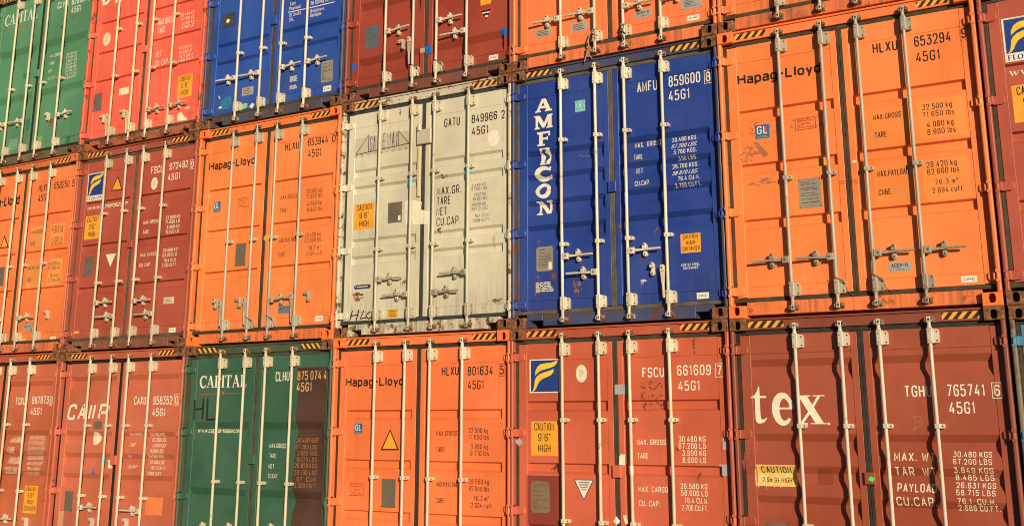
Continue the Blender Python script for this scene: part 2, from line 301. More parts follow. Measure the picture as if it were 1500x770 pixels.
def sans_faces(txt, u0, v0, u1, h):
    """Blender's own built-in face, scaled to the measured box"""
    cu = bpy.data.curves.new('tmp', 'FONT'); cu.body = txt; cu.resolution_u = 5; cu.offset = .012; cu.space_character = 1.0
    ob = bpy.data.objects.new('tmp', cu); COLL.objects.link(ob)
    dg = bpy.context.evaluated_depsgraph_get(); me = ob.evaluated_get(dg).to_mesh()
    vs = [v.co.copy() for v in me.vertices]; fs = [tuple(p.vertices) for p in me.polygons]
    x0 = min(v.x for v in vs); x1 = max(v.x for v in vs)
    if 'cap' not in _FONT: _FONT['cap'] = max(v.y for v in vs if v.x < x0 + (x1 - x0) * .08)
    cap = _FONT['cap']
    out = [([(u0 + (vs[i].x - x0) / (x1 - x0) * (u1 - u0), v0 + vs[i].y / cap * h) for i in f], 0) for f in fs]
    ob.evaluated_get(dg).to_mesh_clear(); bpy.data.objects.remove(ob); bpy.data.curves.remove(cu)
    return out

DETAILS = {
    (0, 0): [
        ('T', 'container_number', 'TCKU', 1.499, 2.175, 1.729, 0.108, 'W', {}),
        ('T', 'container_number', '987873', 1.872, 2.186, 2.236, 0.107, 'W', {}),
        ('T', 'container_number', '45G1', 1.864, 2.034, 2.108, 0.099, 'W', {}),
        ('T', 'container_number', '9', 2.274, 2.18, 2.335, 0.099, 'W', {'box': 'full'}),
        ('T', 'weight_table', 'MAX.GROSS', 1.435, 1.651, 1.732, 0.076, 'W', {'it': 1, 'w': 0.17}),
        ('T', 'weight_table', 'TARE', 1.41, 1.502, 1.578, 0.094, 'W', {'it': 1, 'w': 0.17}),
        ('T', 'weight_table', 'PAYLOAD', 1.434, 1.361, 1.718, 0.09, 'W', {'it': 1, 'w': 0.17}),
        ('T', 'weight_table', 'CUB.CAP.', 1.401, 1.223, 1.699, 0.094, 'W', {'it': 1, 'w': 0.17}),
        ('T', 'weight_table', '30.480 KGS', 1.847, 1.697, 2.184, 0.049, 'W', {}),
        ('T', 'weight_table', '3.840 KGS', 1.89, 1.558, 2.252, 0.049, 'W', {}),
        ('T', 'weight_table', '8.470 LBS', 1.872, 1.492, 2.201, 0.047, 'W', {}),
        ('T', 'weight_table', '26.640 KGS', 1.845, 1.42, 2.183, 0.049, 'W', {}),
        ('T', 'weight_table', '76.4 CUM', 1.892, 1.282, 2.19, 0.045, 'W', {}),
        ('T', 'weight_table', '2.700 CUFT', 1.827, 1.209, 2.17, 0.047, 'W', {}),
        ('T', 'weight_table', '67.200 LBS', 1.868, 1.632, 2.209, 0.045, 'W', {'it': 1}),
        ('T', 'weight_table', '58.730 LBS', 1.871, 1.35, 2.207, 0.044, 'W', {'it': 1}),
        ('Q', 'caution_sticker', 1.903, 0.705, 2.187, 1.074, 'Y', {'art': 'CAUTION|9\'6"|HIGH|CONTAINER'}),
    ],
    (0, 1): [
        ('T', 'owner_lettering', 'CAI', 0.163, 1.976, 0.638, 0.215, 'W', {'it': 1, 'w': 0.19}),
        ('T', 'owner_lettering', 'IP', 0.672, 1.98, 0.999, 0.211, 'W', {'it': 1, 'w': 0.19}),
        ('Q', 'paint_square', 0.727, 1.854, 0.897, 1.959, 'plate_brown', {}),
        ('E', 'round_sticker', 0.78, 1.734, 0.082, 0.086, 'cream', {}),
        ('T', 'container_number', 'CAXU', 1.492, 2.171, 1.721, 0.11, 'W', {}),
        ('T', 'container_number', '958352', 1.857, 2.169, 2.212, 0.108, 'W', {}),
        ('T', 'container_number', '45G1', 1.855, 2.022, 2.099, 0.101, 'W', {}),
        ('T', 'container_number', '0', 2.261, 2.173, 2.321, 0.106, 'W', {'box': 'full'}),
        ('T', 'weight_table', 'MAX GROSS', 1.43, 1.769, 1.672, 0.037, 'W', {}),
        ('T', 'weight_table', 'NET', 1.438, 1.488, 1.504, 0.041, 'W', {}),
        ('T', 'weight_table', '30.480 KGS.', 1.824, 1.764, 2.108, 0.046, 'W', {}),
        ('T', 'weight_table', '67.200 LBS.', 1.849, 1.698, 2.117, 0.046, 'W', {}),
        ('T', 'weight_table', '8.600 LBS.', 1.869, 1.56, 2.124, 0.045, 'W', {}),
        ('T', 'weight_table', '24.500 KGS.', 1.824, 1.493, 2.119, 0.046, 'W', {}),
        ('T', 'weight_table', '58.600 LBS.', 1.833, 1.417, 2.112, 0.045, 'W', {}),
        ('T', 'weight_table', '2.690 CUFT.', 1.84, 1.278, 2.118, 0.045, 'W', {}),
        ('T', 'weight_table', 'TARE', 1.462, 1.631, 1.564, 0.046, 'W', {'it': 1}),
        ('T', 'weight_table', 'CU CAP', 1.455, 1.355, 1.613, 0.041, 'W', {'it': 1}),
        ('T', 'weight_table', '3.900 KGS', 1.892, 1.629, 2.142, 0.042, 'W', {'it': 1}),
        ('T', 'weight_table', '76.3 CU.M.', 1.878, 1.349, 2.165, 0.041, 'W', {'it': 1}),
        ('Q', 'tape_strip', 0.91, 1.425, 0.973, 1.498, 'tape_cyan', {'lay': 20}),
        ('P', 'paper_scrap', [(1.02, 1.452), (1.063, 1.452), (1.123, 1.393), (1.156, 1.393), (1.161, 1.35), (1.08, 1.349)], 'W', {}),
        ('Q', 'sticker_remnant', 0.764, 1.258, 0.845, 1.347, 'tape_blue', {'art': 'blot'}),
        ('Q', 'sticker_remnant', 0.819, 0.948, 0.871, 1.027, 'smudge', {'art': 'blot'}),
        ('Q', 'data_plate', 0.271, 0.771, 0.436, 1.039, 'plate_brown', {'art': 'plate'}),
        ('Q', 'repaint_patch', 0.17, 0.581, 0.276, 0.772, 'patch_beige', {}),
        ('Q', 'repaint_patch', 1.849, 0.789, 2.164, 1.006, 'patch_orange2', {}),
        ('Q', 'repaint_patch', 0.288, 0.58, 0.458, 0.766, 'patch_rose', {}),
    ],
    (0, 2): [
        ('T', 'owner_lettering', 'CAPITAL', 0.236, 2.369, 1.046, 0.15, 'W', {'font': 'serif'}),
        ('S', 'owner_lettering', [(0.243, 2.291), (0.604, 2.293)], 0.008, 'red', {}),
        ('S', 'owner_lettering', [(0.698, 2.291), (1.018, 2.293)], 0.008, 'red', {}),
        ('P', 'owner_lettering', [(0.614, 2.32), (0.683, 2.319), (0.653, 2.267)], 'red', {}),
        ('S', 'graffiti', [(0.169, 2.224), (0.175, 1.966)], 0.028, 'K', {}),
        ('S', 'graffiti', [(0.318, 2.234), (0.315, 1.975)], 0.03, 'K', {}),
        ('S', 'graffiti', [(0.171, 2.099), (0.316, 2.111)], 0.024, 'K', {}),
        ('S', 'graffiti', [(0.392, 2.234), (0.398, 1.972), (0.544, 1.978)], 0.028, 'K', {}),
        ('T', 'web_address', 'www.capital-lease.com', 0.196, 1.817, 0.941, 0.052, 'W', {'font': 'serif'}),
        ('T', 'container_number', 'CLHU', 1.517, 2.428, 1.74, 0.114, 'W', {}),
        ('T', 'container_number', '875 074 4', 1.869, 2.433, 2.325, 0.106, 'amber', {}),
        ('T', 'container_number', '45G1', 1.862, 2.3, 2.099, 0.106, 'amber', {}),
        ('T', 'weight_table', 'MAX.GROSS', 1.472, 1.639, 1.737, 0.053, 'W', {}),
        ('T', 'weight_table', 'TARE', 1.476, 1.522, 1.583, 0.052, 'W', {}),
        ('T', 'weight_table', 'NET', 1.472, 1.399, 1.563, 0.052, 'W', {}),
        ('T', 'weight_table', 'CU.CAP.', 1.472, 1.288, 1.629, 0.052, 'W', {}),
        ('T', 'weight_table', '30.480 KGS', 1.889, 1.705, 2.221, 0.054, 'amber2', {}),
        ('T', 'weight_table', '67.200 LBS', 1.886, 1.628, 2.218, 0.055, 'amber2', {}),
        ('T', 'weight_table', '3.660 KGS', 1.917, 1.557, 2.221, 0.054, 'amber2', {}),
        ('T', 'weight_table', '8.070 LBS', 1.913, 1.484, 2.218, 0.054, 'amber2', {}),
        ('T', 'weight_table', '26.820 KGS', 1.887, 1.415, 2.221, 0.054, 'amber2', {}),
        ('T', 'weight_table', '59.130 LBS', 1.884, 1.337, 2.225, 0.054, 'amber2', {}),
        ('T', 'weight_table', '67  CUM', 1.923, 1.261, 2.218, 0.054, 'amber2', {}),
        ('T', 'weight_table', '2.390 CUFT', 1.892, 1.188, 2.222, 0.054, 'amber2', {}),
        ('Q', 'repaint_patch', 1.868, 0.2, 2.335, 2.585, 'patch_brown', {'art': 'wobble'}),
    ],
    (0, 3): [
        ('T', 'owner_lettering', 'Hapag-Lloyd', 0.165, 2.333, 0.999, 0.104, 'K', {'font': 'sans', 'w': 0.16}),
        ('T', 'container_number', 'HLXU', 1.518, 2.429, 1.743, 0.098, 'K', {}),
        ('T', 'container_number', '801634', 1.861, 2.423, 2.187, 0.098, 'K', {}),
        ('T', 'container_number', '45G1', 1.863, 2.274, 2.071, 0.097, 'K', {}),
        ('T', 'container_number', '5', 2.277, 2.426, 2.326, 0.096, 'K', {'box': 'full'}),
        ('Q', 'class_sticker', 0.311, 1.795, 0.427, 1.914, 'sticker_blue', {'art': 'GL'}),
        ('P', 'warning_sticker', [(0.695, 1.617), (0.954, 1.62), (0.823, 1.85)], 'K', {}),
        ('P', 'warning_sticker', [(0.722, 1.634), (0.928, 1.636), (0.824, 1.824)], 'Y', {'lay': 2}),
        ('Q', 'tag_sticker', 0.916, 1.401, 0.976, 1.502, 'tag_yellow', {'art': 'lines'}),
        ('Q', 'repair_notice', 0.276, 1.112, 0.47, 1.249, 'none', {'art': 'redbox'}),
        ('Q', 'data_plate', 0.726, 0.999, 0.917, 1.306, 'plate_brown', {'art': 'plate'}),
        ('T', 'weight_table', 'MAX.GROSS', 1.454, 1.78, 1.732, 0.053, 'K', {}),
        ('T', 'weight_table', 'TARE', 1.457, 1.607, 1.566, 0.053, 'K', {}),
        ('T', 'weight_table', '32 500 kg', 1.878, 1.812, 2.127, 0.052, 'K', {}),
        ('T', 'weight_table', '71 650 lbs', 1.878, 1.744, 2.137, 0.052, 'K', {}),
        ('T', 'weight_table', '3 950 kg', 1.908, 1.643, 2.128, 0.052, 'K', {}),
        ('T', 'weight_table', '8 710 lbs', 1.905, 1.575, 2.138, 0.052, 'K', {}),
        ('T', 'weight_table', 'MAX.PAYLOAD', 1.46, 1.244, 1.748, 0.052, 'K', {}),
        ('T', 'weight_table', '28 550 kg', 1.887, 1.281, 2.139, 0.051, 'K', {}),
        ('T', 'weight_table', '62 940 lbs', 1.888, 1.208, 2.145, 0.051, 'K', {}),
        ('T', 'weight_table', 'CUBE', 1.463, 1.073, 1.575, 0.052, 'K', {}),
        ('T', 'weight_table', '76.3 m³', 1.946, 1.111, 2.137, 0.051, 'K', {}),
        ('T', 'weight_table', '2 694 cuft', 1.918, 1.039, 2.174, 0.051, 'K', {}),
    ],
    (0, 4): [
        ('Q', 'owner_logo', 0.207, 2.228, 0.571, 2.575, 'W', {'art': 'flame', 'cap': 0}),
        ('E', 'round_sticker', 0.823, 2.417, 0.064, 0.089, 'W', {'ring': 1}),
        ('T', 'container_number', 'FSCU', 1.505, 2.362, 1.74, 0.097, 'W', {}),
        ('T', 'container_number', '661609', 1.876, 2.371, 2.227, 0.101, 'W', {}),
        ('T', 'container_number', '45G1', 1.884, 2.226, 2.11, 0.095, 'W', {}),
        ('T', 'container_number', '7', 2.288, 2.367, 2.337, 0.094, 'W', {'box': 'full'}),
        ('Q', 'sticker_remnant', 1.5, 2.166, 1.701, 2.311, 'smudge_dark', {'art': 'residue'}),
        ('Q', 'sticker_remnant', 1.498, 2.058, 1.696, 2.111, 'smudge_dark', {'art': 'residue'}),
        ('Q', 'tape_strip', 1.201, 2.201, 1.338, 2.299, 'tape_grey', {}),
        ('Q', 'caution_sticker', 0.223, 1.592, 0.54, 1.937, 'Y', {'art': 'CAUTION|9\'6"|HIGH'}),
        ('Q', 'repaint_patch', 0.169, 0.884, 0.564, 1.391, 'patch_maroon', {}),
        ('Q', 'data_plate', 0.218, 1.024, 0.437, 1.337, 'plate_tan', {'art': 'plate'}),
        ('P', 'notice_sticker', [(0.719, 1.363), (0.946, 1.365), (0.83, 1.161)], 'navy2', {}),
        ('P', 'notice_sticker', [(0.734, 1.355), (0.932, 1.357), (0.83, 1.178)], 'W', {'lay': 2}),
        ('Q', 'notice_sticker', 0.769, 1.33, 0.899, 1.342, 'plate_grey', {'lay': 3}),
        ('Q', 'notice_sticker', 0.782, 1.307, 0.886, 1.319, 'plate_grey', {'lay': 3}),
        ('Q', 'notice_sticker', 0.794, 1.284, 0.873, 1.295, 'plate_grey', {'lay': 3}),
        ('Q', 'notice_sticker', 0.806, 1.261, 0.86, 1.272, 'plate_grey', {'lay': 3}),
        ('T', 'weight_table', 'MAX. GROSS', 1.426, 1.709, 1.737, 0.053, 'W', {}),
        ('T', 'weight_table', 'TARE', 1.427, 1.577, 1.547, 0.054, 'W', {}),
        ('T', 'weight_table', '30 480 KG', 1.871, 1.742, 2.144, 0.053, 'W', {}),
        ('T', 'weight_table', '67.200 LB', 1.868, 1.677, 2.144, 0.053, 'W', {}),
        ('T', 'weight_table', '3.900 KG', 1.902, 1.611, 2.143, 0.053, 'W', {}),
        ('T', 'weight_table', '8.600 LB', 1.903, 1.546, 2.143, 0.052, 'W', {}),
        ('T', 'weight_table', 'MAX. CARGO', 1.43, 1.263, 1.741, 0.054, 'W', {}),
        ('T', 'weight_table', 'CU. CAP.', 1.432, 1.13, 1.657, 0.054, 'W', {}),
        ('T', 'weight_table', '26.580 KG', 1.874, 1.304, 2.146, 0.051, 'W', {}),
        ('T', 'weight_table', '58.600 LB', 1.875, 1.241, 2.146, 0.051, 'W', {}),
        ('T', 'weight_table', '76.4 CU.M.', 1.907, 1.173, 2.147, 0.051, 'W', {}),
        ('T', 'weight_table', '2.700 CU.FT.', 1.878, 1.105, 2.145, 0.052, 'W', {}),
        ('P', 'paper_scrap', [(1.23, 1.515), (1.236, 1.599), (1.25, 1.616), (1.299, 1.615), (1.293, 1.512)], 'W', {}),
        ('Q', 'paper_scrap', 1.348, 1.421, 1.38, 1.509, 'W', {'lay': 40}),
        ('P', 'paper_scrap', [(1.26, 1.034), (1.297, 1.038), (1.311, 0.961), (1.282, 0.954)], 'cream', {}),
        ('Q', 'paper_scrap', 1.157, 0.935, 1.225, 1.028, 'W', {'art': 'torn'}),
        ('Q', 'tape_strip', 0.027, 1.677, 0.12, 1.774, 'tape_grey', {'art': 'torn2'}),
        ('Q', 'tape_strip', 2.316, 1.673, 2.362, 1.776, 'tape_grey', {}),
        ('Q', 'tape_strip', 2.272, 1.433, 2.363, 1.537, 'tape_grey', {}),
        ('Q', 'scuff_mark', 0.444, 1.421, 0.536, 1.49, 'smudge_dark', {'art': 'blot'}),
        ('Q', 'scuff_mark', 2.041, 1.406, 2.086, 1.462, 'smudge_dark', {'art': 'blot'}),
        ('Q', 'scuff_mark', 1.835, 1.664, 1.864, 1.695, 'smudge_dark', {'art': 'blot'}),
        ('Q', 'rust_streak', 2.043, 2.589, 2.075, 2.728, 'smudge_dark', {'art': 'blot'}),
    ],
    (0, 5): [
        ('Q', 'owner_lettering', 0.154, 1.919, 0.317, 2.258, 'W', {'art': 'glyph', 'ch': 't'}),
        ('Q', 'owner_lettering', 0.359, 1.909, 0.565, 2.183, 'W', {'art': 'glyph', 'ch': 'e'}),
        ('Q', 'owner_lettering', 0.584, 1.912, 0.862, 2.17, 'W', {'art': 'glyph', 'ch': 'x'}),
        ('E', 'owner_lettering', 0.877, 1.916, 0.012, 0.012, 'W', {}),
        ('T', 'container_number', 'TGHU', 1.558, 2.143, 1.788, 0.1, 'W', {}),
        ('T', 'container_number', '765741', 1.911, 2.145, 2.219, 0.101, 'W', {}),
        ('T', 'container_number', '45G1', 1.918, 1.998, 2.129, 0.101, 'W', {}),
        ('T', 'container_number', '6', 2.29, 2.143, 2.338, 0.095, 'W', {'box': 'full'}),
        ('T', 'weight_table', 'MAX. WT.', 1.428, 1.597, 1.798, 0.074, 'W', {}),
        ('T', 'weight_table', 'TAR  WT.', 1.423, 1.473, 1.793, 0.076, 'W', {}),
        ('T', 'weight_table', 'PAYLOAD', 1.433, 1.339, 1.759, 0.072, 'W', {}),
        ('T', 'weight_table', 'CU.CAP.', 1.418, 1.223, 1.753, 0.076, 'W', {}),
        ('T', 'weight_table', '30.480 KGS', 1.916, 1.637, 2.225, 0.047, 'W', {}),
        ('T', 'weight_table', '67.200 LBS', 1.912, 1.578, 2.22, 0.047, 'W', {}),
        ('T', 'weight_table', '3.849 KGS', 1.911, 1.506, 2.224, 0.048, 'W', {}),
        ('T', 'weight_table', '8.485 LBS', 1.916, 1.447, 2.222, 0.048, 'W', {}),
        ('T', 'weight_table', '26.631 KGS', 1.917, 1.383, 2.231, 0.046, 'W', {}),
        ('T', 'weight_table', '58.715 LBS', 1.915, 1.325, 2.224, 0.046, 'W', {}),
        ('T', 'weight_table', '76.1  CU.M.', 1.919, 1.254, 2.225, 0.047, 'W', {}),
        ('T', 'weight_table', '2.688 CU.FT.', 1.919, 1.199, 2.248, 0.048, 'W', {}),
        ('Q', 'caution_sticker', 0.166, 1.355, 0.556, 1.547, 'Ypale', {'art': 'CAUTION|2.9m 9½ HIGH'}),
        ('Q', 'caution_sticker', 0.178, 1.361, 0.427, 1.433, 'cream', {'art': 'residue', 'lay': 2}),
        ('Q', 'caution_sticker', 0.17, 1.357, 0.294, 1.402, 'cream', {'art': 'blot'}),
        ('Q', 'green_sticker', 1.199, 1.417, 1.259, 1.468, 'green_neon', {'lay': 60, 'art': 'diamond'}),
        ('Q', 'paint_square', 0.744, 1.382, 0.874, 1.515, 'patch_maroon2', {}),
        ('Q', 'paint_square', 1.986, 1.031, 2.139, 1.142, 'patch_maroon2', {}),
        ('Q', 'repaint_patch', 0.055, 1.413, 0.171, 1.752, 'patch_maroon2', {'art': 'blot'}),
        ('Q', 'data_plate', 0.244, 0.843, 0.458, 1.031, 'plate_brown', {'art': 'plate'}),
        ('S', 'chalk_mark', [(1.637, 1.975), (1.611, 1.84)], 0.005, 'chalk', {}),
        ('S', 'chalk_mark', [(1.602, 1.963), (1.65, 1.982), (1.68, 1.973), (1.67, 1.943), (1.633, 1.922), (1.689, 1.927), (1.678, 1.9), (1.613, 1.868)], 0.005, 'chalk', {}),
    ],
    (1, 0): [
        ('T', 'owner_lettering', 'Hapag-Lloyd', 0.2, 2.27, 1.085, 0.155, 'K', {'font': 'sans', 'w': 0.16}),
        ('T', 'container_number', 'HLXU', 1.513, 2.41, 1.73, 0.112, 'K', {}),
        ('T', 'container_number', '659250', 1.873, 2.412, 2.214, 0.11, 'K', {}),
        ('T', 'container_number', '5', 2.276, 2.407, 2.336, 0.109, 'K', {}),
        ('T', 'container_number', '45G1', 1.523, 2.258, 1.752, 0.107, 'K', {}),
        ('T', 'weight_table', 'MAX.GROSS', 1.431, 1.773, 1.711, 0.055, 'K2', {}),
        ('T', 'weight_table', 'TARE', 1.439, 1.599, 1.554, 0.055, 'K2', {}),
        ('T', 'weight_table', '32.500 kg', 1.899, 1.802, 2.158, 0.054, 'K2', {}),
        ('T', 'weight_table', '71.650 lbs', 1.908, 1.745, 2.166, 0.054, 'K2', {}),
        ('T', 'weight_table', '4 200 kg', 1.924, 1.631, 2.17, 0.054, 'K2', {}),
        ('T', 'weight_table', '9 260 lbs', 1.933, 1.57, 2.179, 0.054, 'K2', {}),
        ('T', 'weight_table', 'MAX.PAYLOAD', 1.438, 1.236, 1.741, 0.05, 'K2', {}),
        ('T', 'weight_table', 'CUBE', 1.446, 1.067, 1.553, 0.049, 'K2', {}),
        ('T', 'weight_table', '28.300 kg', 1.904, 1.268, 2.166, 0.049, 'K2', {}),
        ('T', 'weight_table', '62.390 lbs', 1.907, 1.205, 2.176, 0.049, 'K2', {}),
        ('T', 'weight_table', '76.4 m³', 1.961, 1.091, 2.173, 0.049, 'K2', {}),
        ('T', 'weight_table', '2.700 cuft', 1.94, 1.024, 2.201, 0.049, 'K2', {}),
        ('Q', 'repaint_patch', 1.423, 1.539, 1.719, 1.882, 'patch_yellow', {}),
        ('Q', 'repaint_patch', 1.89, 1.571, 2.196, 1.884, 'patch_yellow', {}),
        ('Q', 'repaint_patch', 1.431, 0.96, 1.75, 1.337, 'patch_yellow', {}),
        ('Q', 'repaint_patch', 1.915, 0.982, 2.226, 1.362, 'patch_yellow', {}),
        ('P', 'warning_sticker', [(0.727, 1.616), (0.946, 1.611), (0.807, 1.817)], 'K', {}),
        ('P', 'warning_sticker', [(0.751, 1.631), (0.91, 1.631), (0.806, 1.779)], 'Y', {'lay': 2}),
        ('Q', 'data_plate', 0.771, 1.042, 0.895, 1.326, 'plate_brown', {'art': 'plate'}),
        ('Q', 'inspection_plate', 1.472, 0.341, 1.669, 0.436, 'plate_light', {'art': 'ACEP'}),
        ('Q', 'maker_plate', 2.105, 0.185, 2.225, 0.231, 'W', {'art': 'CIMC'}),
        ('Q', 'yellow_tag', 1.446, 0.186, 1.564, 0.229, 'tag_yellow', {}),
    ],
    (1, 1): [
        ('Q', 'owner_logo', 0.189, 2.159, 0.542, 2.569, 'W', {'art': 'flame', 'cap': 1}),
        ('P', 'warning_sticker', [(0.704, 2.265), (0.952, 2.247), (0.83, 2.47)], 'K', {}),
        ('P', 'warning_sticker', [(0.729, 2.278), (0.924, 2.264), (0.827, 2.44)], 'Y', {'lay': 2}),
        ('T', 'container_number', 'FSCU', 1.504, 2.417, 1.745, 0.104, 'W', {}),
        ('T', 'container_number', '972482', 1.868, 2.433, 2.226, 0.098, 'W', {}),
        ('T', 'container_number', '45G1', 1.852, 2.282, 2.087, 0.096, 'W', {}),
        ('T', 'container_number', '9', 2.283, 2.409, 2.338, 0.097, 'W', {'box': 'full'}),
        ('E', 'round_sticker', 1.589, 2.275, 0.064, 0.088, 'W', {'ring': 1}),
        ('T', 'web_address', 'www.florens.com', 0.207, 2.029, 1.037, 0.078, 'W', {'font': 'serif'}),
        ('Q', 'caution_sticker', 0.212, 1.596, 0.526, 1.936, 'Y', {'art': 'CAUTION|9\'6"|HIGH'}),
        ('T', 'weight_table', 'MAX. GROSS', 1.431, 1.712, 1.736, 0.05, 'W', {}),
        ('T', 'weight_table', 'TARE', 1.433, 1.575, 1.553, 0.054, 'W', {}),
        ('T', 'weight_table', '32.500 KG', 1.866, 1.74, 2.143, 0.049, 'W', {}),
        ('T', 'weight_table', '71.650 LB', 1.864, 1.676, 2.14, 0.049, 'W', {}),
        ('T', 'weight_table', '3.900 KG', 1.896, 1.604, 2.141, 0.049, 'W', {}),
        ('T', 'weight_table', '8.600 LB', 1.893, 1.538, 2.138, 0.048, 'W', {}),
        ('T', 'weight_table', 'MAX. CARGO', 1.414, 1.26, 1.728, 0.049, 'W', {}),
        ('T', 'weight_table', 'CU. CAP.', 1.413, 1.121, 1.637, 0.049, 'W', {}),
        ('T', 'weight_table', '28.600 KG', 1.86, 1.289, 2.132, 0.049, 'W', {}),
        ('T', 'weight_table', '63.050 LB', 1.858, 1.224, 2.132, 0.048, 'W', {}),
        ('T', 'weight_table', '76.4 CU.M.', 1.887, 1.152, 2.13, 0.048, 'W', {}),
        ('T', 'weight_table', '2.700 CU.FT.', 1.857, 1.087, 2.137, 0.048, 'W', {}),
        ('Q', 'data_plate', 0.272, 1.065, 0.459, 1.346, 'plate_brown', {'art': 'plate'}),
        ('P', 'notice_sticker', [(0.71, 1.35), (0.921, 1.349), (0.821, 1.168)], 'W', {}),
        ('Q', 'paper_label', 1.939, 0.587, 2.138, 0.674, 'cream2', {'art': 'lines'}),
        ('Q', 'maker_plate', 2.077, 0.204, 2.205, 0.265, 'W', {'art': 'CIMC'}),
        ('Q', 'yellow_tag', 0.177, 0.267, 0.283, 0.302, 'tag_yellow', {}),
    ],
    (1, 2): [
        ('T', 'owner_lettering', 'Hapag-Lloyd', 0.158, 2.334, 0.985, 0.113, 'K', {'font': 'sans', 'w': 0.16}),
        ('T', 'container_number', 'HLXU', 1.494, 2.44, 1.727, 0.101, 'K', {}),
        ('T', 'container_number', '653944', 1.877, 2.45, 2.203, 0.1, 'K', {}),
        ('T', 'container_number', '45G1', 1.885, 2.3, 2.102, 0.099, 'K', {}),
        ('T', 'container_number', '0', 2.266, 2.449, 2.328, 0.098, 'K', {'box': 'faint'}),
        ('T', 'weight_table', 'MAX.GROSS', 1.455, 1.802, 1.735, 0.053, 'K2', {}),
        ('T', 'weight_table', 'TARE', 1.459, 1.635, 1.572, 0.052, 'K2', {}),
        ('T', 'weight_table', '32 500 kg', 1.88, 1.836, 2.134, 0.052, 'K2', {}),
        ('T', 'weight_table', '71 650 lbs', 1.883, 1.769, 2.142, 0.053, 'K2', {}),
        ('T', 'weight_table', '4 080 kg', 1.908, 1.676, 2.136, 0.052, 'K2', {}),
        ('T', 'weight_table', '8 990 lbs', 1.912, 1.601, 2.151, 0.052, 'K2', {}),
        ('T', 'weight_table', 'MAX.PAYLOAD', 1.462, 1.246, 1.744, 0.055, 'K2', {}),
        ('T', 'weight_table', 'CUBE', 1.464, 1.074, 1.579, 0.05, 'K2', {}),
        ('T', 'weight_table', '28 420 kg', 1.886, 1.282, 2.142, 0.049, 'K2', {}),
        ('T', 'weight_table', '62 660 lbs', 1.89, 1.215, 2.157, 0.049, 'K2', {}),
        ('T', 'weight_table', '76.3 m³', 1.95, 1.115, 2.145, 0.049, 'K2', {}),
        ('T', 'weight_table', '2 694 cuft', 1.916, 1.046, 2.182, 0.049, 'K2', {}),
        ('Q', 'class_sticker', 0.283, 1.752, 0.409, 1.892, 'sticker_blue', {'art': 'GL'}),
        ('Q', 'repair_notice', 0.724, 1.77, 0.916, 1.895, 'none', {'art': 'redbox'}),
        ('Q', 'tag_sticker', 0.921, 1.391, 0.947, 1.489, 'tag_yellow', {'art': 'lines'}),
        ('E', 'round_sticker', 1.252, 1.327, 0.043, 0.037, 'tag_yellow', {}),
        ('Q', 'data_plate', 0.727, 1.0, 0.903, 1.295, 'plate_brown', {'art': 'plate'}),
        ('Q', 'inspection_plate', 1.504, 0.355, 1.698, 0.45, 'plate_blue', {'art': 'ACEP'}),
        ('Q', 'maker_plate', 2.107, 0.235, 2.231, 0.299, 'W', {'art': 'CIMC'}),
        ('Q', 'scuff_mark', 1.105, 0.06, 1.267, 0.141, 'scuff', {'art': 'blot'}),
    ],
    (1, 3): [
        ('Q', 'faded_panel', 0.17, 2.201, 0.99, 2.428, 'patch_grey', {}),
        ('S', 'owner_lettering', [(0.194, 2.234), (0.379, 2.453), (0.387, 2.243)], 0.01, 'gate_ink', {}),
        ('S', 'owner_lettering', [(0.195, 2.229), (0.994, 2.271)], 0.01, 'gate_ink', {}),
        ('S', 'owner_lettering', [(0.841, 2.263), (0.835, 2.445), (0.997, 2.266)], 0.01, 'gate_ink', {}),
        ('T', 'owner_lettering', 'G', 0.404, 2.247, 0.441, 0.189, 'gate_ink', {'w': 0.045}),
        ('T', 'owner_lettering', 'A', 0.455, 2.248, 0.492, 0.189, 'gate_ink', {'w': 0.045}),
        ('T', 'owner_lettering', 'T', 0.517, 2.252, 0.562, 0.188, 'gate_ink', {'w': 0.045}),
        ('T', 'owner_lettering', 'E', 0.599, 2.255, 0.641, 0.188, 'gate_ink', {'w': 0.045}),
        ('T', 'owner_lettering', 'W', 0.669, 2.256, 0.722, 0.192, 'gate_ink', {'w': 0.045}),
        ('T', 'owner_lettering', 'A', 0.736, 2.257, 0.777, 0.192, 'gate_ink', {'w': 0.045}),
        ('T', 'owner_lettering', 'Y', 0.791, 2.258, 0.83, 0.187, 'gate_ink', {'w': 0.045}),
        ('T', 'owner_lettering', 'C', 0.182, 2.191, 0.211, 0.028, 'gate_ink', {'w': 0.12}),
        ('T', 'owner_lettering', 'O', 0.278, 2.192, 0.307, 0.028, 'gate_ink', {'w': 0.12}),
        ('T', 'owner_lettering', 'N', 0.374, 2.193, 0.403, 0.028, 'gate_ink', {'w': 0.12}),
        ('T', 'owner_lettering', 'T', 0.469, 2.194, 0.498, 0.029, 'gate_ink', {'w': 0.12}),
        ('T', 'owner_lettering', 'A', 0.564, 2.196, 0.592, 0.028, 'gate_ink', {'w': 0.12}),
        ('T', 'owner_lettering', 'I', 0.658, 2.197, 0.686, 0.028, 'gate_ink', {'w': 0.12}),
        ('T', 'owner_lettering', 'N', 0.751, 2.198, 0.779, 0.028, 'gate_ink', {'w': 0.12}),
        ('T', 'owner_lettering', 'E', 0.844, 2.199, 0.871, 0.028, 'gate_ink', {'w': 0.12}),
        ('T', 'owner_lettering', 'R', 0.936, 2.2, 0.963, 0.028, 'gate_ink', {'w': 0.12}),
        ('T', 'container_number', 'GATU', 1.495, 2.396, 1.715, 0.103, 'K', {}),
        ('T', 'container_number', '849966', 1.877, 2.391, 2.222, 0.101, 'K', {}),
        ('T', 'container_number', '2', 2.279, 2.389, 2.326, 0.1, 'K', {}),
        ('T', 'container_number', '45G1', 1.88, 2.244, 2.105, 0.1, 'K', {}),
        ('E', 'round_sticker', 2.175, 2.177, 0.08, 0.099, 'W', {}),
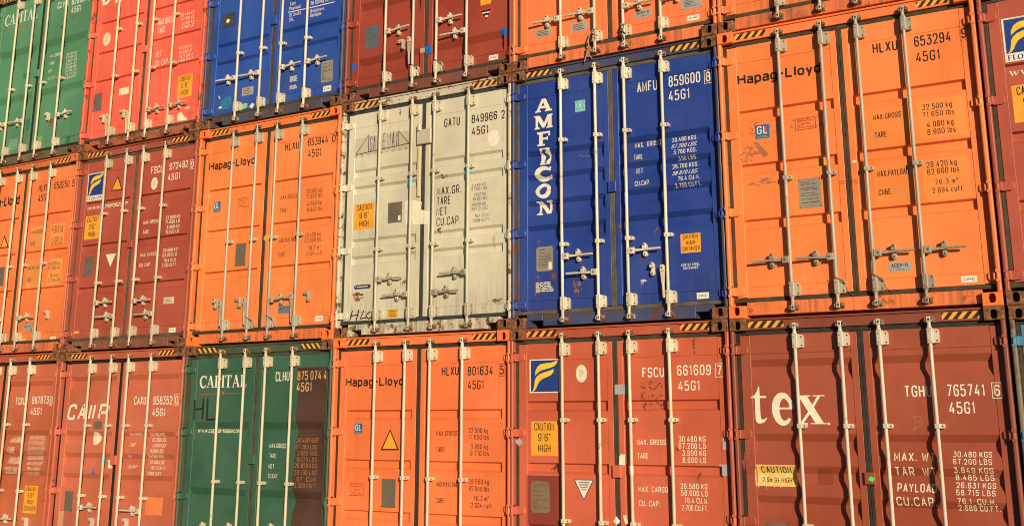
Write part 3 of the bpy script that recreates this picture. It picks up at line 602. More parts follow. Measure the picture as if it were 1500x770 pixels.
        ('T', 'weight_table', 'MAX.GR.', 1.404, 1.589, 1.745, 0.099, 'K', {}),
        ('T', 'weight_table', 'TARE', 1.407, 1.473, 1.598, 0.097, 'K', {}),
        ('T', 'weight_table', '31480 KG', 1.884, 1.636, 2.071, 0.036, 'K', {}),
        ('T', 'weight_table', '67200 LBS', 1.884, 1.593, 2.091, 0.035, 'K', {}),
        ('T', 'weight_table', '3850 KG', 1.915, 1.527, 2.077, 0.035, 'K', {}),
        ('T', 'weight_table', '8488 LBS', 1.905, 1.478, 2.092, 0.036, 'K', {}),
        ('T', 'weight_table', '26630 KG', 1.886, 1.413, 2.078, 0.036, 'K', {}),
        ('T', 'weight_table', '58712 LBS', 1.886, 1.363, 2.098, 0.036, 'K', {}),
        ('T', 'weight_table', 'NET', 1.405, 1.349, 1.549, 0.096, 'K', {}),
        ('T', 'weight_table', 'CU.CAP.', 1.407, 1.229, 1.738, 0.096, 'K', {}),
        ('T', 'weight_table', '76.4 CU.M.', 1.926, 1.281, 2.121, 0.037, 'K', {}),
        ('T', 'weight_table', '2698 CU.FT.', 1.906, 1.228, 2.129, 0.037, 'K', {}),
        ('Q', 'caution_sticker', 0.197, 1.288, 0.501, 1.608, 'Y', {'art': 'CAUTION|9\'6"|HIGH'}),
        ('Q', 'data_plate', 0.705, 1.327, 0.91, 1.573, 'plate_brown', {'art': 'plate'}),
        ('Q', 'plate_label', 0.856, 1.348, 0.892, 1.408, 'W', {'lay': 3}),
        ('P', 'paper_scrap', [(0.955, 1.562), (1.011, 1.584), (1.197, 1.536), (1.191, 1.444), (1.308, 1.41), (1.311, 1.267), (1.075, 1.279), (1.051, 1.365), (0.969, 1.275)], 'W', {}),
        ('Q', 'pill_sticker', 0.229, 0.572, 0.478, 0.621, 'navy', {'art': 'pill'}),
        ('Q', 'rust_patch', 0.2, 0.429, 0.415, 0.537, 'rustfilm', {'art': 'blot'}),
        ('Q', 'rust_patch', 2.121, 0.29, 2.276, 0.367, 'rustfilm', {'art': 'blot'}),
        ('Q', 'rust_patch', 0.912, 0.576, 0.994, 0.657, 'rustfilm', {'art': 'blot'}),
        ('Q', 'rust_patch', 1.393, 1.153, 1.475, 1.211, 'rustfilm', {'art': 'blot'}),
        ('S', 'graffiti', [(0.219, 0.324), (0.18, 0.203)], 0.016, 'K', {}),
        ('S', 'graffiti', [(0.315, 0.33), (0.277, 0.194)], 0.016, 'K', {}),
        ('S', 'graffiti', [(0.186, 0.258), (0.309, 0.269)], 0.013, 'K', {}),
        ('S', 'graffiti', [(0.388, 0.315), (0.34, 0.219), (0.441, 0.232)], 0.015, 'K', {}),
        ('S', 'graffiti', [(0.486, 0.294), (0.439, 0.274), (0.426, 0.238), (0.461, 0.213), (0.518, 0.233)], 0.015, 'K', {}),
        ('Q', 'yellow_sticker', 0.735, 0.209, 0.883, 0.308, 'tag_yellow', {'art': 'lines'}),
        ('Q', 'faded_smudge', 2.155, 0.933, 2.211, 1.093, 'smudge_soft', {'art': 'blot'}),
        ('Q', 'faded_smudge', 2.025, 0.242, 2.088, 0.292, 'smudge_soft', {'art': 'blot'}),
        ('Q', 'rust_streak', 0.833, 2.62, 0.864, 2.719, 'rustfilm', {'art': 'blot'}),
        ('Q', 'rust_streak', 1.414, 1.797, 1.536, 1.838, 'rustfilm', {'art': 'blot'}),
        ('Q', 'tape_strip', 0.982, 1.738, 1.039, 1.822, 'tape_cyan', {'lay': 30}),
        ('Q', 'tape_strip', 1.787, 1.782, 1.844, 1.846, 'tape_cyan', {'lay': 30}),
    ],
    (1, 4): [
        ('Q', 'owner_lettering', 0.273, 2.393, 0.494, 2.544, 'W', {'art': 'glyph', 'ch': 'A'}),
        ('Q', 'owner_lettering', 0.267, 2.2, 0.495, 2.356, 'W', {'art': 'glyph', 'ch': 'M'}),
        ('Q', 'owner_lettering', 0.297, 2.004, 0.465, 2.164, 'W', {'art': 'glyph', 'ch': 'F'}),
        ('Q', 'owner_lettering', 0.329, 1.791, 0.453, 1.975, 'W', {'art': 'seahorse'}),
        ('Q', 'owner_lettering', 0.27, 1.617, 0.479, 1.762, 'W', {'art': 'glyph', 'ch': 'C'}),
        ('Q', 'owner_lettering', 0.281, 1.421, 0.462, 1.576, 'W', {'art': 'glyph', 'ch': 'O'}),
        ('Q', 'owner_lettering', 0.281, 1.233, 0.478, 1.385, 'W', {'art': 'glyph', 'ch': 'N'}),
        ('T', 'container_number', 'AMFU', 1.518, 2.433, 1.749, 0.113, 'W', {}),
        ('T', 'container_number', '859600', 1.878, 2.439, 2.227, 0.117, 'W', {}),
        ('T', 'container_number', '45G1', 1.872, 2.285, 2.107, 0.111, 'W', {}),
        ('T', 'container_number', '8', 2.286, 2.431, 2.338, 0.104, 'W', {'box': 'full'}),
        ('T', 'weight_table', 'MAX.  GROSS', 1.456, 1.845, 1.748, 0.055, 'W', {}),
        ('T', 'weight_table', 'TARE', 1.462, 1.706, 1.559, 0.055, 'W', {}),
        ('T', 'weight_table', 'NET', 1.463, 1.565, 1.542, 0.057, 'W', {}),
        ('T', 'weight_table', 'CU.CAP.', 1.463, 1.425, 1.636, 0.054, 'W', {}),
        ('T', 'weight_table', '30.480 KGS.', 1.878, 1.853, 2.153, 0.045, 'W', {}),
        ('T', 'weight_table', '3.780 KGS.', 1.906, 1.713, 2.157, 0.046, 'W', {}),
        ('T', 'weight_table', '.330 LBS.', 1.938, 1.645, 2.152, 0.037, 'W', {}),
        ('T', 'weight_table', '26.700 KGS.', 1.873, 1.57, 2.155, 0.046, 'W', {}),
        ('T', 'weight_table', '76.4 CU.M.', 1.943, 1.429, 2.178, 0.045, 'W', {}),
        ('T', 'weight_table', '2.700 CU.FT.', 1.909, 1.363, 2.191, 0.039, 'W', {}),
        ('T', 'weight_table', '67.200 LBS.', 1.88, 1.777, 2.16, 0.049, 'W', {'it': 1}),
        ('T', 'weight_table', '58.870 LBS.', 1.883, 1.493, 2.159, 0.046, 'W', {'it': 1}),
        ('Q', 'approval_sticker', 0.776, 2.326, 0.901, 2.458, 'cyan', {'art': 'disc'}),
        ('Q', 'data_plate', 0.282, 0.613, 0.488, 0.88, 'plate_grey', {'art': 'plate'}),
        ('Q', 'plate_label', 0.431, 0.63, 0.471, 0.708, 'W', {'lay': 3}),
        ('Q', 'address_lettering', 0.272, 0.388, 0.494, 0.5, 'none', {'art': 'lines6'}),
        ('Q', 'rust_patch', 0.253, 0.309, 0.334, 0.614, 'rustfilm', {'art': 'blot'}),
        ('Q', 'rust_patch', 0.456, 0.514, 0.522, 0.636, 'rustfilm', {'art': 'blot'}),
        ('Q', 'rust_patch', 0.722, 0.328, 0.825, 0.49, 'rustfilm', {'art': 'blot'}),
        ('Q', 'rust_patch', 1.662, 0.927, 1.71, 1.002, 'rustfilm', {'art': 'blot'}),
        ('Q', 'rust_patch', 1.5, 0.632, 1.608, 0.7, 'rustfilm', {'art': 'blot'}),
        ('Q', 'rust_patch', 1.246, 0.975, 1.294, 1.043, 'rustfilm', {'art': 'blot'}),
        ('Q', 'rust_patch', 0.289, 0.92, 0.322, 0.966, 'rustfilm', {'art': 'blot'}),
        ('Q', 'caution_sticker', 1.948, 0.683, 2.162, 0.877, 'Y', {'art': 'CAUTION|HIGH|CONTAINER'}),
        ('T', 'steel_notice', 'CORTEN STEEL', 1.946, 0.55, 2.145, 0.026, 'W', {'w': 0.2}),
        ('T', 'steel_notice', 'CONTAINER', 1.967, 0.517, 2.125, 0.026, 'W', {'w': 0.2}),
        ('Q', 'maker_plate', 2.099, 0.216, 2.226, 0.278, 'W', {'art': 'CIMC'}),
        ('Q', 'paper_scrap', 1.35, 1.312, 1.416, 1.36, 'W', {'art': 'torn', 'lay': 40}),
        ('Q', 'paint_scratch', 1.494, 0.42, 1.558, 0.45, 'W', {'art': 'blot'}),
        ('S', 'graffiti', [(0.79, 1.839), (0.824, 1.849), (0.856, 1.824), (0.89, 1.835), (0.937, 1.823)], 0.006, 'smudge', {}),
    ],
    (1, 5): [
        ('T', 'owner_lettering', 'Hapag-Lloyd', 0.179, 2.337, 1.019, 0.108, 'K', {'font': 'sans', 'w': 0.165}),
        ('T', 'container_number', 'HLXU', 1.517, 2.433, 1.744, 0.103, 'K', {}),
        ('T', 'container_number', '653294', 1.894, 2.434, 2.218, 0.101, 'K', {}),
        ('T', 'container_number', '45G1', 1.898, 2.28, 2.111, 0.1, 'K', {}),
        ('T', 'container_number', '9', 2.309, 2.442, 2.35, 0.098, 'K', {'box': 'faint'}),
        ('T', 'weight_table', 'MAX.GROSS', 1.471, 1.786, 1.725, 0.053, 'K', {}),
        ('T', 'weight_table', 'TARE', 1.475, 1.614, 1.584, 0.055, 'K', {}),
        ('T', 'weight_table', '32 500 kg', 1.916, 1.819, 2.17, 0.052, 'K', {}),
        ('T', 'weight_table', '71 650 lbs', 1.912, 1.748, 2.184, 0.052, 'K', {}),
        ('T', 'weight_table', '4 080 kg', 1.942, 1.651, 2.17, 0.054, 'K', {}),
        ('T', 'weight_table', '8 990 lbs', 1.941, 1.579, 2.184, 0.054, 'K', {}),
        ('T', 'weight_table', 'MAX.PAYLOAD', 1.471, 1.242, 1.75, 0.057, 'K', {}),
        ('T', 'weight_table', '28 420 kg', 1.908, 1.276, 2.165, 0.056, 'K', {}),
        ('T', 'weight_table', '62 660 lbs', 1.909, 1.211, 2.18, 0.053, 'K', {}),
        ('T', 'weight_table', 'CUBE', 1.471, 1.071, 1.579, 0.052, 'K', {}),
        ('T', 'weight_table', '76.3 m³', 1.968, 1.114, 2.161, 0.045, 'K', {}),
        ('T', 'weight_table', '2 694 cuft', 1.939, 1.038, 2.194, 0.05, 'K', {}),
        ('Q', 'repaint_patch', 1.436, 0.996, 1.794, 1.353, 'patch_orange', {}),
        ('Q', 'repaint_patch', 1.867, 0.975, 2.268, 1.352, 'patch_orange', {}),
        ('Q', 'repaint_patch', 1.398, 1.535, 1.795, 1.891, 'patch_orange', {}),
        ('Q', 'repaint_patch', 1.87, 1.55, 2.277, 1.912, 'patch_orange', {}),
        ('Q', 'class_sticker', 0.335, 1.755, 0.478, 1.895, 'sticker_blue', {'art': 'GL'}),
        ('Q', 'repair_notice', 0.733, 1.787, 0.936, 1.905, 'none', {'art': 'redbox'}),
        ('Q', 'tag_sticker', 0.91, 1.4, 0.995, 1.497, 'tag_yellow', {'art': 'lines'}),
        ('Q', 'sticker_remnant', 0.178, 1.55, 0.301, 1.677, 'smudge', {'art': 'residue'}),
        ('Q', 'sticker_remnant', 0.283, 1.797, 0.57, 1.922, 'smudge', {'art': 'residue'}),
        ('Q', 'sticker_remnant', 0.701, 1.81, 0.975, 1.892, 'smudge', {'art': 'residue'}),
        ('P', 'sticker_remnant', [(0.31, 1.723), (0.35, 1.731), (0.459, 1.586), (0.404, 1.561)], 'smudge', {}),
        ('Q', 'sticker_remnant', 0.231, 1.286, 0.509, 1.349, 'smudge', {'art': 'blot'}),
        ('Q', 'sticker_remnant', 0.184, 1.601, 0.456, 1.642, 'smudge', {'art': 'blot'}),
        ('Q', 'data_plate', 0.73, 1.017, 0.945, 1.304, 'plate_grey', {'art': 'plate'}),
        ('Q', 'inspection_plate', 1.505, 0.355, 1.702, 0.443, 'plate_light', {'art': 'ACEP'}),
        ('Q', 'maker_plate', 2.113, 0.221, 2.242, 0.278, 'W', {'art': 'CIMC'}),
        ('Q', 'faded_stamp', 1.118, 1.214, 1.187, 1.247, 'none', {'art': 'redbox'}),
        ('Q', 'faded_stamp', 1.244, 1.205, 1.312, 1.24, 'none', {'art': 'redbox'}),
        ('Q', 'paper_scrap', 1.251, 1.402, 1.294, 1.426, 'W', {'art': 'torn'}),
    ],
    (1, 6): [
        ('Q', 'owner_logo', 0.189, 2.159, 0.542, 2.569, 'W', {'art': 'flame', 'cap': 1}),
        ('T', 'web_address', 'www.florens.com', 0.207, 2.029, 1.037, 0.078, 'W', {'font': 'serif'}),
        ('Q', 'caution_sticker', 0.212, 1.596, 0.526, 1.936, 'Y', {'art': 'CAUTION|9\'6"|HIGH'}),
    ],
    (2, 0): [
        ('T', 'owner_lettering', 'CAPITAL', 0.238, 2.388, 1.057, 0.185, 'W', {'font': 'serif'}),
        ('S', 'owner_lettering', [(0.251, 2.32), (0.592, 2.315)], 0.008, 'red', {}),
        ('S', 'owner_lettering', [(0.679, 2.31), (0.996, 2.296)], 0.008, 'red', {}),
        ('P', 'owner_lettering', [(0.592, 2.346), (0.686, 2.34), (0.654, 2.288)], 'red', {}),
        ('T', 'container_number', 'CLHU', 1.532, 2.437, 1.796, 0.111, 'W', {}),
        ('T', 'container_number', '828851', 1.87, 2.435, 2.208, 0.109, 'W', {}),
        ('T', 'container_number', '8', 2.256, 2.427, 2.324, 0.104, 'W', {}),
        ('T', 'container_number', '45G1', 1.879, 2.293, 2.105, 0.105, 'W', {}),
        ('T', 'weight_table', 'MAX. GROSS', 1.466, 1.643, 1.734, 0.054, 'W', {}),
        ('T', 'weight_table', 'TARE', 1.473, 1.522, 1.583, 0.05, 'W', {}),
        ('T', 'weight_table', 'NET', 1.464, 1.399, 1.557, 0.049, 'W', {}),
        ('T', 'weight_table', 'CU. CAP.', 1.47, 1.28, 1.645, 0.05, 'W', {}),
        ('T', 'weight_table', '30.480 KGS', 1.861, 1.61, 2.106, 0.038, 'W', {}),
        ('T', 'weight_table', '67.200 LBS', 1.863, 1.556, 2.111, 0.038, 'W', {}),
        ('T', 'weight_table', '3.820 KGS', 1.866, 1.501, 2.115, 0.038, 'W', {}),
        ('T', 'weight_table', '8.420 LBS', 1.868, 1.447, 2.119, 0.038, 'W', {}),
        ('T', 'weight_table', '26.660 KGS', 1.87, 1.392, 2.123, 0.038, 'W', {}),
        ('T', 'weight_table', '58.780 LBS', 1.872, 1.338, 2.127, 0.038, 'W', {}),
        ('T', 'weight_table', '76.2 CUM', 1.875, 1.284, 2.132, 0.037, 'W', {}),
        ('T', 'weight_table', '2.690 CUFT', 1.877, 1.23, 2.136, 0.037, 'W', {}),
        ('Q', 'repaint_patch', 0.851, 1.401, 0.962, 1.485, 'patch_green', {}),
        ('Q', 'repaint_patch', 1.045, 0.529, 1.148, 0.717, 'patch_green', {}),
        ('Q', 'repaint_patch', 2.038, 0.193, 2.141, 0.314, 'patch_green', {}),
        ('Q', 'repaint_patch', 0.666, 0.265, 0.891, 0.439, 'patch_green2', {}),
        ('Q', 'repaint_patch', 1.31, 0.237, 1.476, 0.397, 'patch_green2', {}),
        ('Q', 'rust_patch', 1.608, 2.103, 1.793, 2.143, 'rustfilm', {'art': 'blot'}),
        ('Q', 'rust_patch', 1.6, 2.428, 1.667, 2.461, 'rustfilm', {'art': 'blot'}),
        ('Q', 'rust_patch', 1.543, 0.497, 1.784, 0.681, 'rustfilm', {'art': 'blot'}),
        ('Q', 'rust_patch', 1.893, 2.2, 1.962, 2.28, 'rustfilm', {'art': 'blot'}),
    ],
    (2, 1): [
        ('Q', 'owner_lettering', 0.164, 2.272, 0.371, 2.684, 'W', {'art': 'glyph', 'ch': 'bigO'}),
        ('S', 'owner_lettering', [(0.477, 2.266), (0.526, 2.576)], 0.05, 'W', {}),
        ('S', 'owner_lettering', [(0.579, 2.256), (0.628, 2.566)], 0.05, 'W', {}),
        ('T', 'weight_table', 'MAX GROSS', 1.423, 1.719, 1.781, 0.097, 'W', {}),
        ('T', 'weight_table', 'TARE', 1.423, 1.594, 1.588, 0.096, 'W', {}),
        ('T', 'weight_table', 'NET', 1.427, 1.236, 1.55, 0.089, 'W', {}),
        ('T', 'weight_table', 'CU. CAP.', 1.432, 1.099, 1.704, 0.088, 'W', {}),
        ('T', 'weight_table', '30 480 KG', 1.891, 1.766, 2.152, 0.045, 'W', {}),
        ('T', 'weight_table', '67 200 LB', 1.907, 1.7, 2.154, 0.044, 'W', {}),
        ('T', 'weight_table', '3 890 KG', 1.927, 1.631, 2.165, 0.044, 'W', {}),
        ('T', 'weight_table', '8 580 LB', 1.923, 1.574, 2.161, 0.044, 'W', {}),
        ('T', 'weight_table', '26 590 KG', 1.893, 1.272, 2.157, 0.043, 'W', {}),
        ('T', 'weight_table', '58 620 LB', 1.9, 1.203, 2.159, 0.044, 'W', {}),
        ('T', 'weight_table', '76.2 CU.M', 1.906, 1.139, 2.178, 0.044, 'W', {}),
        ('T', 'weight_table', '2 691 CUFT', 1.897, 1.079, 2.187, 0.043, 'W', {}),
        ('E', 'round_sticker', 0.341, 1.715, 0.083, 0.104, 'cream', {'ring': 1}),
        ('Q', 'paper_label', 0.713, 0.782, 0.921, 0.886, 'cream', {}),
        ('Q', 'data_plate', 0.166, 0.614, 0.344, 0.882, 'plate_brown', {'art': 'plate'}),
        ('Q', 'caution_sticker', 1.923, 0.547, 2.211, 0.877, 'Y', {'art': 'CAUTION|9\'6"|HIGH'}),
        ('P', 'paper_scrap', [(1.964, 0.218), (1.963, 0.317), (2.028, 0.341), (2.103, 0.264), (2.15, 0.234), (2.144, 0.208)], 'W', {}),
        ('Q', 'maker_plate', 2.102, 0.367, 2.202, 0.398, 'cream2', {}),
    ],
    (2, 2): [
        ('Q', 'address_panel', 1.446, 1.261, 2.247, 1.601, 'patch_blue', {}),
        ('T', 'address_lettering', 'Tare', 1.457, 1.519, 1.566, 0.056, 'W', {}),
        ('T', 'address_lettering', 'Payload', 1.454, 1.456, 1.647, 0.05, 'W', {}),
        ('T', 'address_lettering', 'GE SeaCo', 1.46, 1.365, 1.662, 0.05, 'W', {}),
        ('T', 'address_lettering', 'SRL.', 1.464, 1.297, 1.555, 0.05, 'W', {}),
        ('T', 'address_lettering', '28 600kg 63 100', 1.82, 1.455, 2.222, 0.052, 'W', {}),
        ('T', 'address_lettering', 'Bridgetown,', 1.826, 1.349, 2.065, 0.049, 'W', {}),
        ('T', 'address_lettering', 'Barbados', 1.829, 1.288, 2.009, 0.049, 'W', {}),
        ('S', 'address_lettering', [(1.435, 1.435), (1.742, 1.424)], 0.012, 'W', {}),
        ('S', 'address_lettering', [(1.805, 1.422), (2.226, 1.423)], 0.012, 'W', {}),
        ('Q', 'data_plate', 0.235, 1.433, 0.476, 1.631, 'plate_dark', {'art': 'plate'}),
        ('E', 'paint_dot', 0.345, 1.526, 0.033, 0.029, 'W', {'lay': 3}),
        ('Q', 'inspection_plate', 0.685, 0.392, 0.891, 0.506, 'plate_light', {'art': 'lines'}),
        ('Q', 'data_plate', 2.05, 0.354, 2.241, 0.64, 'plate_grey', {'art': 'plate'}),
        ('Q', 'maker_plate', 2.092, 0.231, 2.225, 0.305, 'W', {'art': 'CIMC'}),
        ('P', 'sticker_remnant', [(0.31, 0.263), (0.294, 0.362), (0.396, 0.442), (0.499, 0.413), (0.502, 0.276), (0.411, 0.254)], 'tape_teal', {}),
        ('P', 'paper_scrap', [(0.238, 0.475), (0.288, 0.44), (0.283, 0.405)], 'W', {}),
        ('Q', 'paper_scrap', 0.239, 0.279, 0.335, 0.309, 'W', {'art': 'torn'}),
        ('P', 'paper_scrap', [(0.687, 0.275), (0.763, 0.291), (0.799, 0.272), (0.796, 0.218), (0.706, 0.21)], 'green_pale', {}),
        ('P', 'paper_scrap', [(0.831, 0.226), (0.876, 0.273), (0.923, 0.247), (0.882, 0.189)], 'W', {}),
        ('Q', 'address_sticker', 1.528, 0.452, 1.653, 0.53, 'none', {'art': 'lines6'}),
        ('Q', 'address_sticker', 1.527, 0.351, 1.657, 0.405, 'none', {'art': 'lines6'}),
    ],
    (2, 3): [
        ('Q', 'data_plate', 0.281, 0.677, 0.48, 0.971, 'plate_blue2', {'art': 'plate'}),
        ('P', 'notice_sticker', [(1.957, 0.858), (2.159, 0.863), (2.062, 0.692)], 'red', {}),
        ('P', 'notice_sticker', [(1.974, 0.848), (2.133, 0.852), (2.059, 0.722)], 'K', {'lay': 2}),
        ('Q', 'notice_sticker', 2.001, 0.809, 2.107, 0.824, 'W', {'lay': 3}),
        ('Q', 'notice_sticker', 2.041, 0.757, 2.081, 0.781, 'W', {'lay': 3}),
        ('Q', 'orange_sticker', 1.978, 0.917, 2.124, 1.024, 'Y', {}),
        ('Q', 'paper_label', 2.097, 0.216, 2.224, 0.275, 'W', {'art': 'CIMC'}),
        ('Q', 'tape_strip', 1.208, 0.449, 1.303, 0.547, 'tape_blue', {'lay': 6}),
        ('Q', 'tape_strip', 0.072, 0.428, 0.144, 0.519, 'tape_blue', {}),
        ('Q', 'tape_strip', 2.255, 0.487, 2.349, 0.571, 'tape_blue', {'lay': 6}),
        ('Q', 'faded_smudge', 1.119, 0.479, 1.193, 0.537, 'smudge_soft', {}),
    ],
    (2, 4): [
        ('Q', 'inspection_plate', 0.273, 0.376, 0.472, 0.461, 'plate_light', {'art': 'lines'}),
        ('Q', 'inspection_plate', 0.726, 0.356, 0.931, 0.458, 'plate_light', {'art': 'lines'}),
        ('Q', 'inspection_plate', 1.502, 0.365, 1.701, 0.452, 'plate_light', {'art': 'ACEP'}),
        ('Q', 'data_plate', 2.049, 0.356, 2.262, 0.585, 'plate_light', {'art': 'plate'}),
        ('Q', 'maker_plate', 2.099, 0.222, 2.233, 0.281, 'W', {'art': 'CIMC'}),
    ],
}
# ------------------------------------------------------------------ ground
def ground():
    mb = MB(); n = 40; X0, X1, Y0, Y1 = -600, 600, -600, 600
    mb.face([(X0, Y0, -.012), (X1, Y0, -.012), (X1, Y1, -.012), (X0, Y1, -.012)])
    m, nt, b = nodes('asphalt', .9); v = coords(nt, 3)
    c = mix(nt, noise(nt, v, .35, 6), (.035, .034, .033), (.075, .072, .068)); c = mix(nt, ramp(nt, noise(nt, v, 60, 3), .55, .7), c, (.11, .105, .10))
    nt.links.new(c, b.inputs['Base Color'])
    o = mb.build('ground', m); o['kind'] = 'structure'; return o
ground()

# ------------------------------------------------------------------ container geometry (metres; x across the door end, y into the stack, z up)
WD, HT, LN = 2.438, 2.896, 12.19
DF, PF = .060, .064                      # door frame face, door panel face
LD, RD = (.078, 1.180), (1.232, 2.356)   # door leaves
LP, RP = (.178, 1.115), (1.297, 2.300)   # panels between the stiles
ZB, ZT = .200, 2.735
def profile(ribs, seams=(.297, 2.56)):
    """break points (z, depth) of the pressed door sheet from the bottom to the top"""
    p = [(ZB, 0.), (seams[0] - .004, 0.), (seams[0], .005), (seams[0] + .004, 0.)]
    for r in sorted(ribs, key=lambda q: q[1]):
        if r[0] == 'g': _, zt, h, dp, s0 = r; p += [(zt - h, 0.), (zt - h + .022, dp), (zt - s0, dp), (zt, 0.)]
        else: _, zt, s, rec, up, dp = r; p += [(zt - s - rec - up, 0.), (zt - s - rec, dp), (zt - s, dp), (zt, 0.)]
    p += [(seams[1] - .004, 0.), (seams[1], .005), (seams[1] + .004, 0.), (ZT, 0.)]
    q = []
    for z, d in p:
        if q and z <= q[-1][0] + 1e-4: continue
        q.append((z, d))
    return q
def pdepth(prof, z):
    if z <= prof[0][0] or z >= prof[-1][0]: return 0.
    for (z0, d0), (z1, d1) in zip(prof, prof[1:]):
        if z0 <= z <= z1: return d0 + (d1 - d0) * (z - z0) / (z1 - z0)
    return 0.
def surf(prof, u, z, uc):
    if LP[0] < uc < LP[1] or RP[0] < uc < RP[1]: return PF + pdepth(prof, z)
    if LD[1] < uc < RD[0]: return .056
    if uc > 2.398 or uc < .040: return -.001
    if uc < LD[0] or uc > RD[1]: return .066
    return DF
UBR = [.040, .078, .178, 1.115, 1.180, 1.232, 1.297, 2.300, 2.356, 2.398]
def split(poly, ax, val):
    a, b = [], []
    n = len(poly)
    for i in range(n):
        p, q = poly[i], poly[(i + 1) % n]; dp, dq = p[ax] - val, q[ax] - val
        if dp <= 1e-9: a.append(p)
        if dp >= -1e-9: b.append(p)
        if dp * dq < -1e-14:
            t = dp / (dp - dq); m = (p[0] + (q[0] - p[0]) * t, p[1] + (q[1] - p[1]) * t); a.append(m); b.append(m)
    return [x for x in (a, b) if len(x) >= 3 and max(w[ax] for w in x) - min(w[ax] for w in x) > 1e-6]
def drape(mb, poly, prof, off, mi):
    """lay a flat piece of paint or film on the pressed sheet"""
    if len(poly) > 4:
        from mathutils.geometry import tessellate_polygon
        tr = tessellate_polygon([[Vector((p[0], p[1], 0)) for p in poly]])
        pcs = [[poly[i] for i in t] for t in tr]
    else: pcs = [poly]
    lo = min(p[0] for p in poly); hi = max(p[0] for p in poly); zl = min(p[1] for p in poly); zh = max(p[1] for p in poly)
    for ax, vals, a, b in ((0, UBR, lo, hi), (1, [z for z, _ in prof], zl, zh)):
        for val in vals:
            if a < val < b: pcs = [y for x in pcs for y in split(x, ax, val)]
    for p in pcs:
        ar = sum(p[i][0] * p[(i + 1) % len(p)][1] - p[(i + 1) % len(p)][0] * p[i][1] for i in range(len(p)))
        if abs(ar) < 1e-9: continue
        if ar < 0: p = p[::-1]
        uc = sum(w[0] for w in p) / len(p)
        mb.face([(u, surf(prof, u, z, uc) - off, z) for u, z in p], mi)

def casting_mesh(u0, z0, yb=-.004):
    mb = MB(); w, h, dp = .167, .117, .178; x0, x1, z1 = u0, u0 + w, z0 + h; y0, y1 = yb, yb + dp; c = .006
    cx = u0 + .0825 if u0 < 1 else u0 + w - .0825
    cz = z0 + (.0675 if z0 < 1 else h - .0675); n = 24; k = 7
    hole = []
    for i in range(n):
        t = 2 * math.pi * i / n + math.pi / n; ct, st = math.cos(t), math.sin(t)
        hole.append((cx + .029 * math.copysign(abs(ct) ** .62, ct), cz + .041 * math.copysign(abs(st) ** .85, st)))
    rect = []
    for hx, hz in hole:
        dx, dz = hx - cx, hz - cz; t = min(((x1 - c if dx > 0 else x0 + c) - cx) / dx if abs(dx) > 1e-6 else 9e9, ((z1 - c if dz > 0 else z0 + c) - cz) / dz if abs(dz) > 1e-6 else 9e9)
        rect.append((cx + dx * t, cz + dz * t))
    for cr in ((x0 + c, z0 + c), (x1 - c, z0 + c), (x1 - c, z1 - c), (x0 + c, z1 - c)):
        i = min(range(n), key=lambda j: (rect[j][0] - cr[0]) ** 2 + (rect[j][1] - cr[1]) ** 2); rect[i] = cr
    for i in range(n):
        j = (i + 1) % n
        mb.face([(rect[i][0], y0, rect[i][1]), (rect[j][0], y0, rect[j][1]), (hole[j][0], y0, hole[j][1]), (hole[i][0], y0, hole[i][1])])
        mb.face([(hole[i][0], y0, hole[i][1]), (hole[j][0], y0, hole[j][1]), (hole[j][0], y0 + .035, hole[j][1]), (hole[i][0], y0 + .035, hole[i][1])])
    a = [(x0 + c, z0 + c), (x1 - c, z0 + c), (x1 - c, z1 - c), (x0 + c, z1 - c)]; b = [(x0, z0), (x1, z0), (x1, z1), (x0, z1)]
    for i in range(4):
        j = (i + 1) % 4
        mb.face([(a[j][0], y0, a[j][1]), (a[i][0], y0, a[i][1]), (b[i][0], y0 + c, b[i][1]), (b[j][0], y0 + c, b[j][1])])
        mb.face([(b[j][0], y0 + c, b[j][1]), (b[i][0], y0 + c, b[i][1]), (b[i][0], y1, b[i][1]), (b[j][0], y1, b[j][1])])
    mb.face([(x, y1, z) for x, z in b])
    # hollow inside
    g = .014; mb.box(x0 + g, y0 + .036, z0 + g, x1 - g, y1 - g, z1 - g, 0)
    mb.f[-6:] = [tuple(reversed(f)) for f in mb.f[-6:]]
    # drop the inner front wall so that the hole opens into the hollow
    del mb.f[-4], mb.m[-4], mb.sm[-4]
    mb.face([(x0 + g, y0 + .036, z0 + g), (x0 + g, y0 + .036, z0 + g + .001), (x1 - g, y0 + .036, z0 + g)])
    return mb

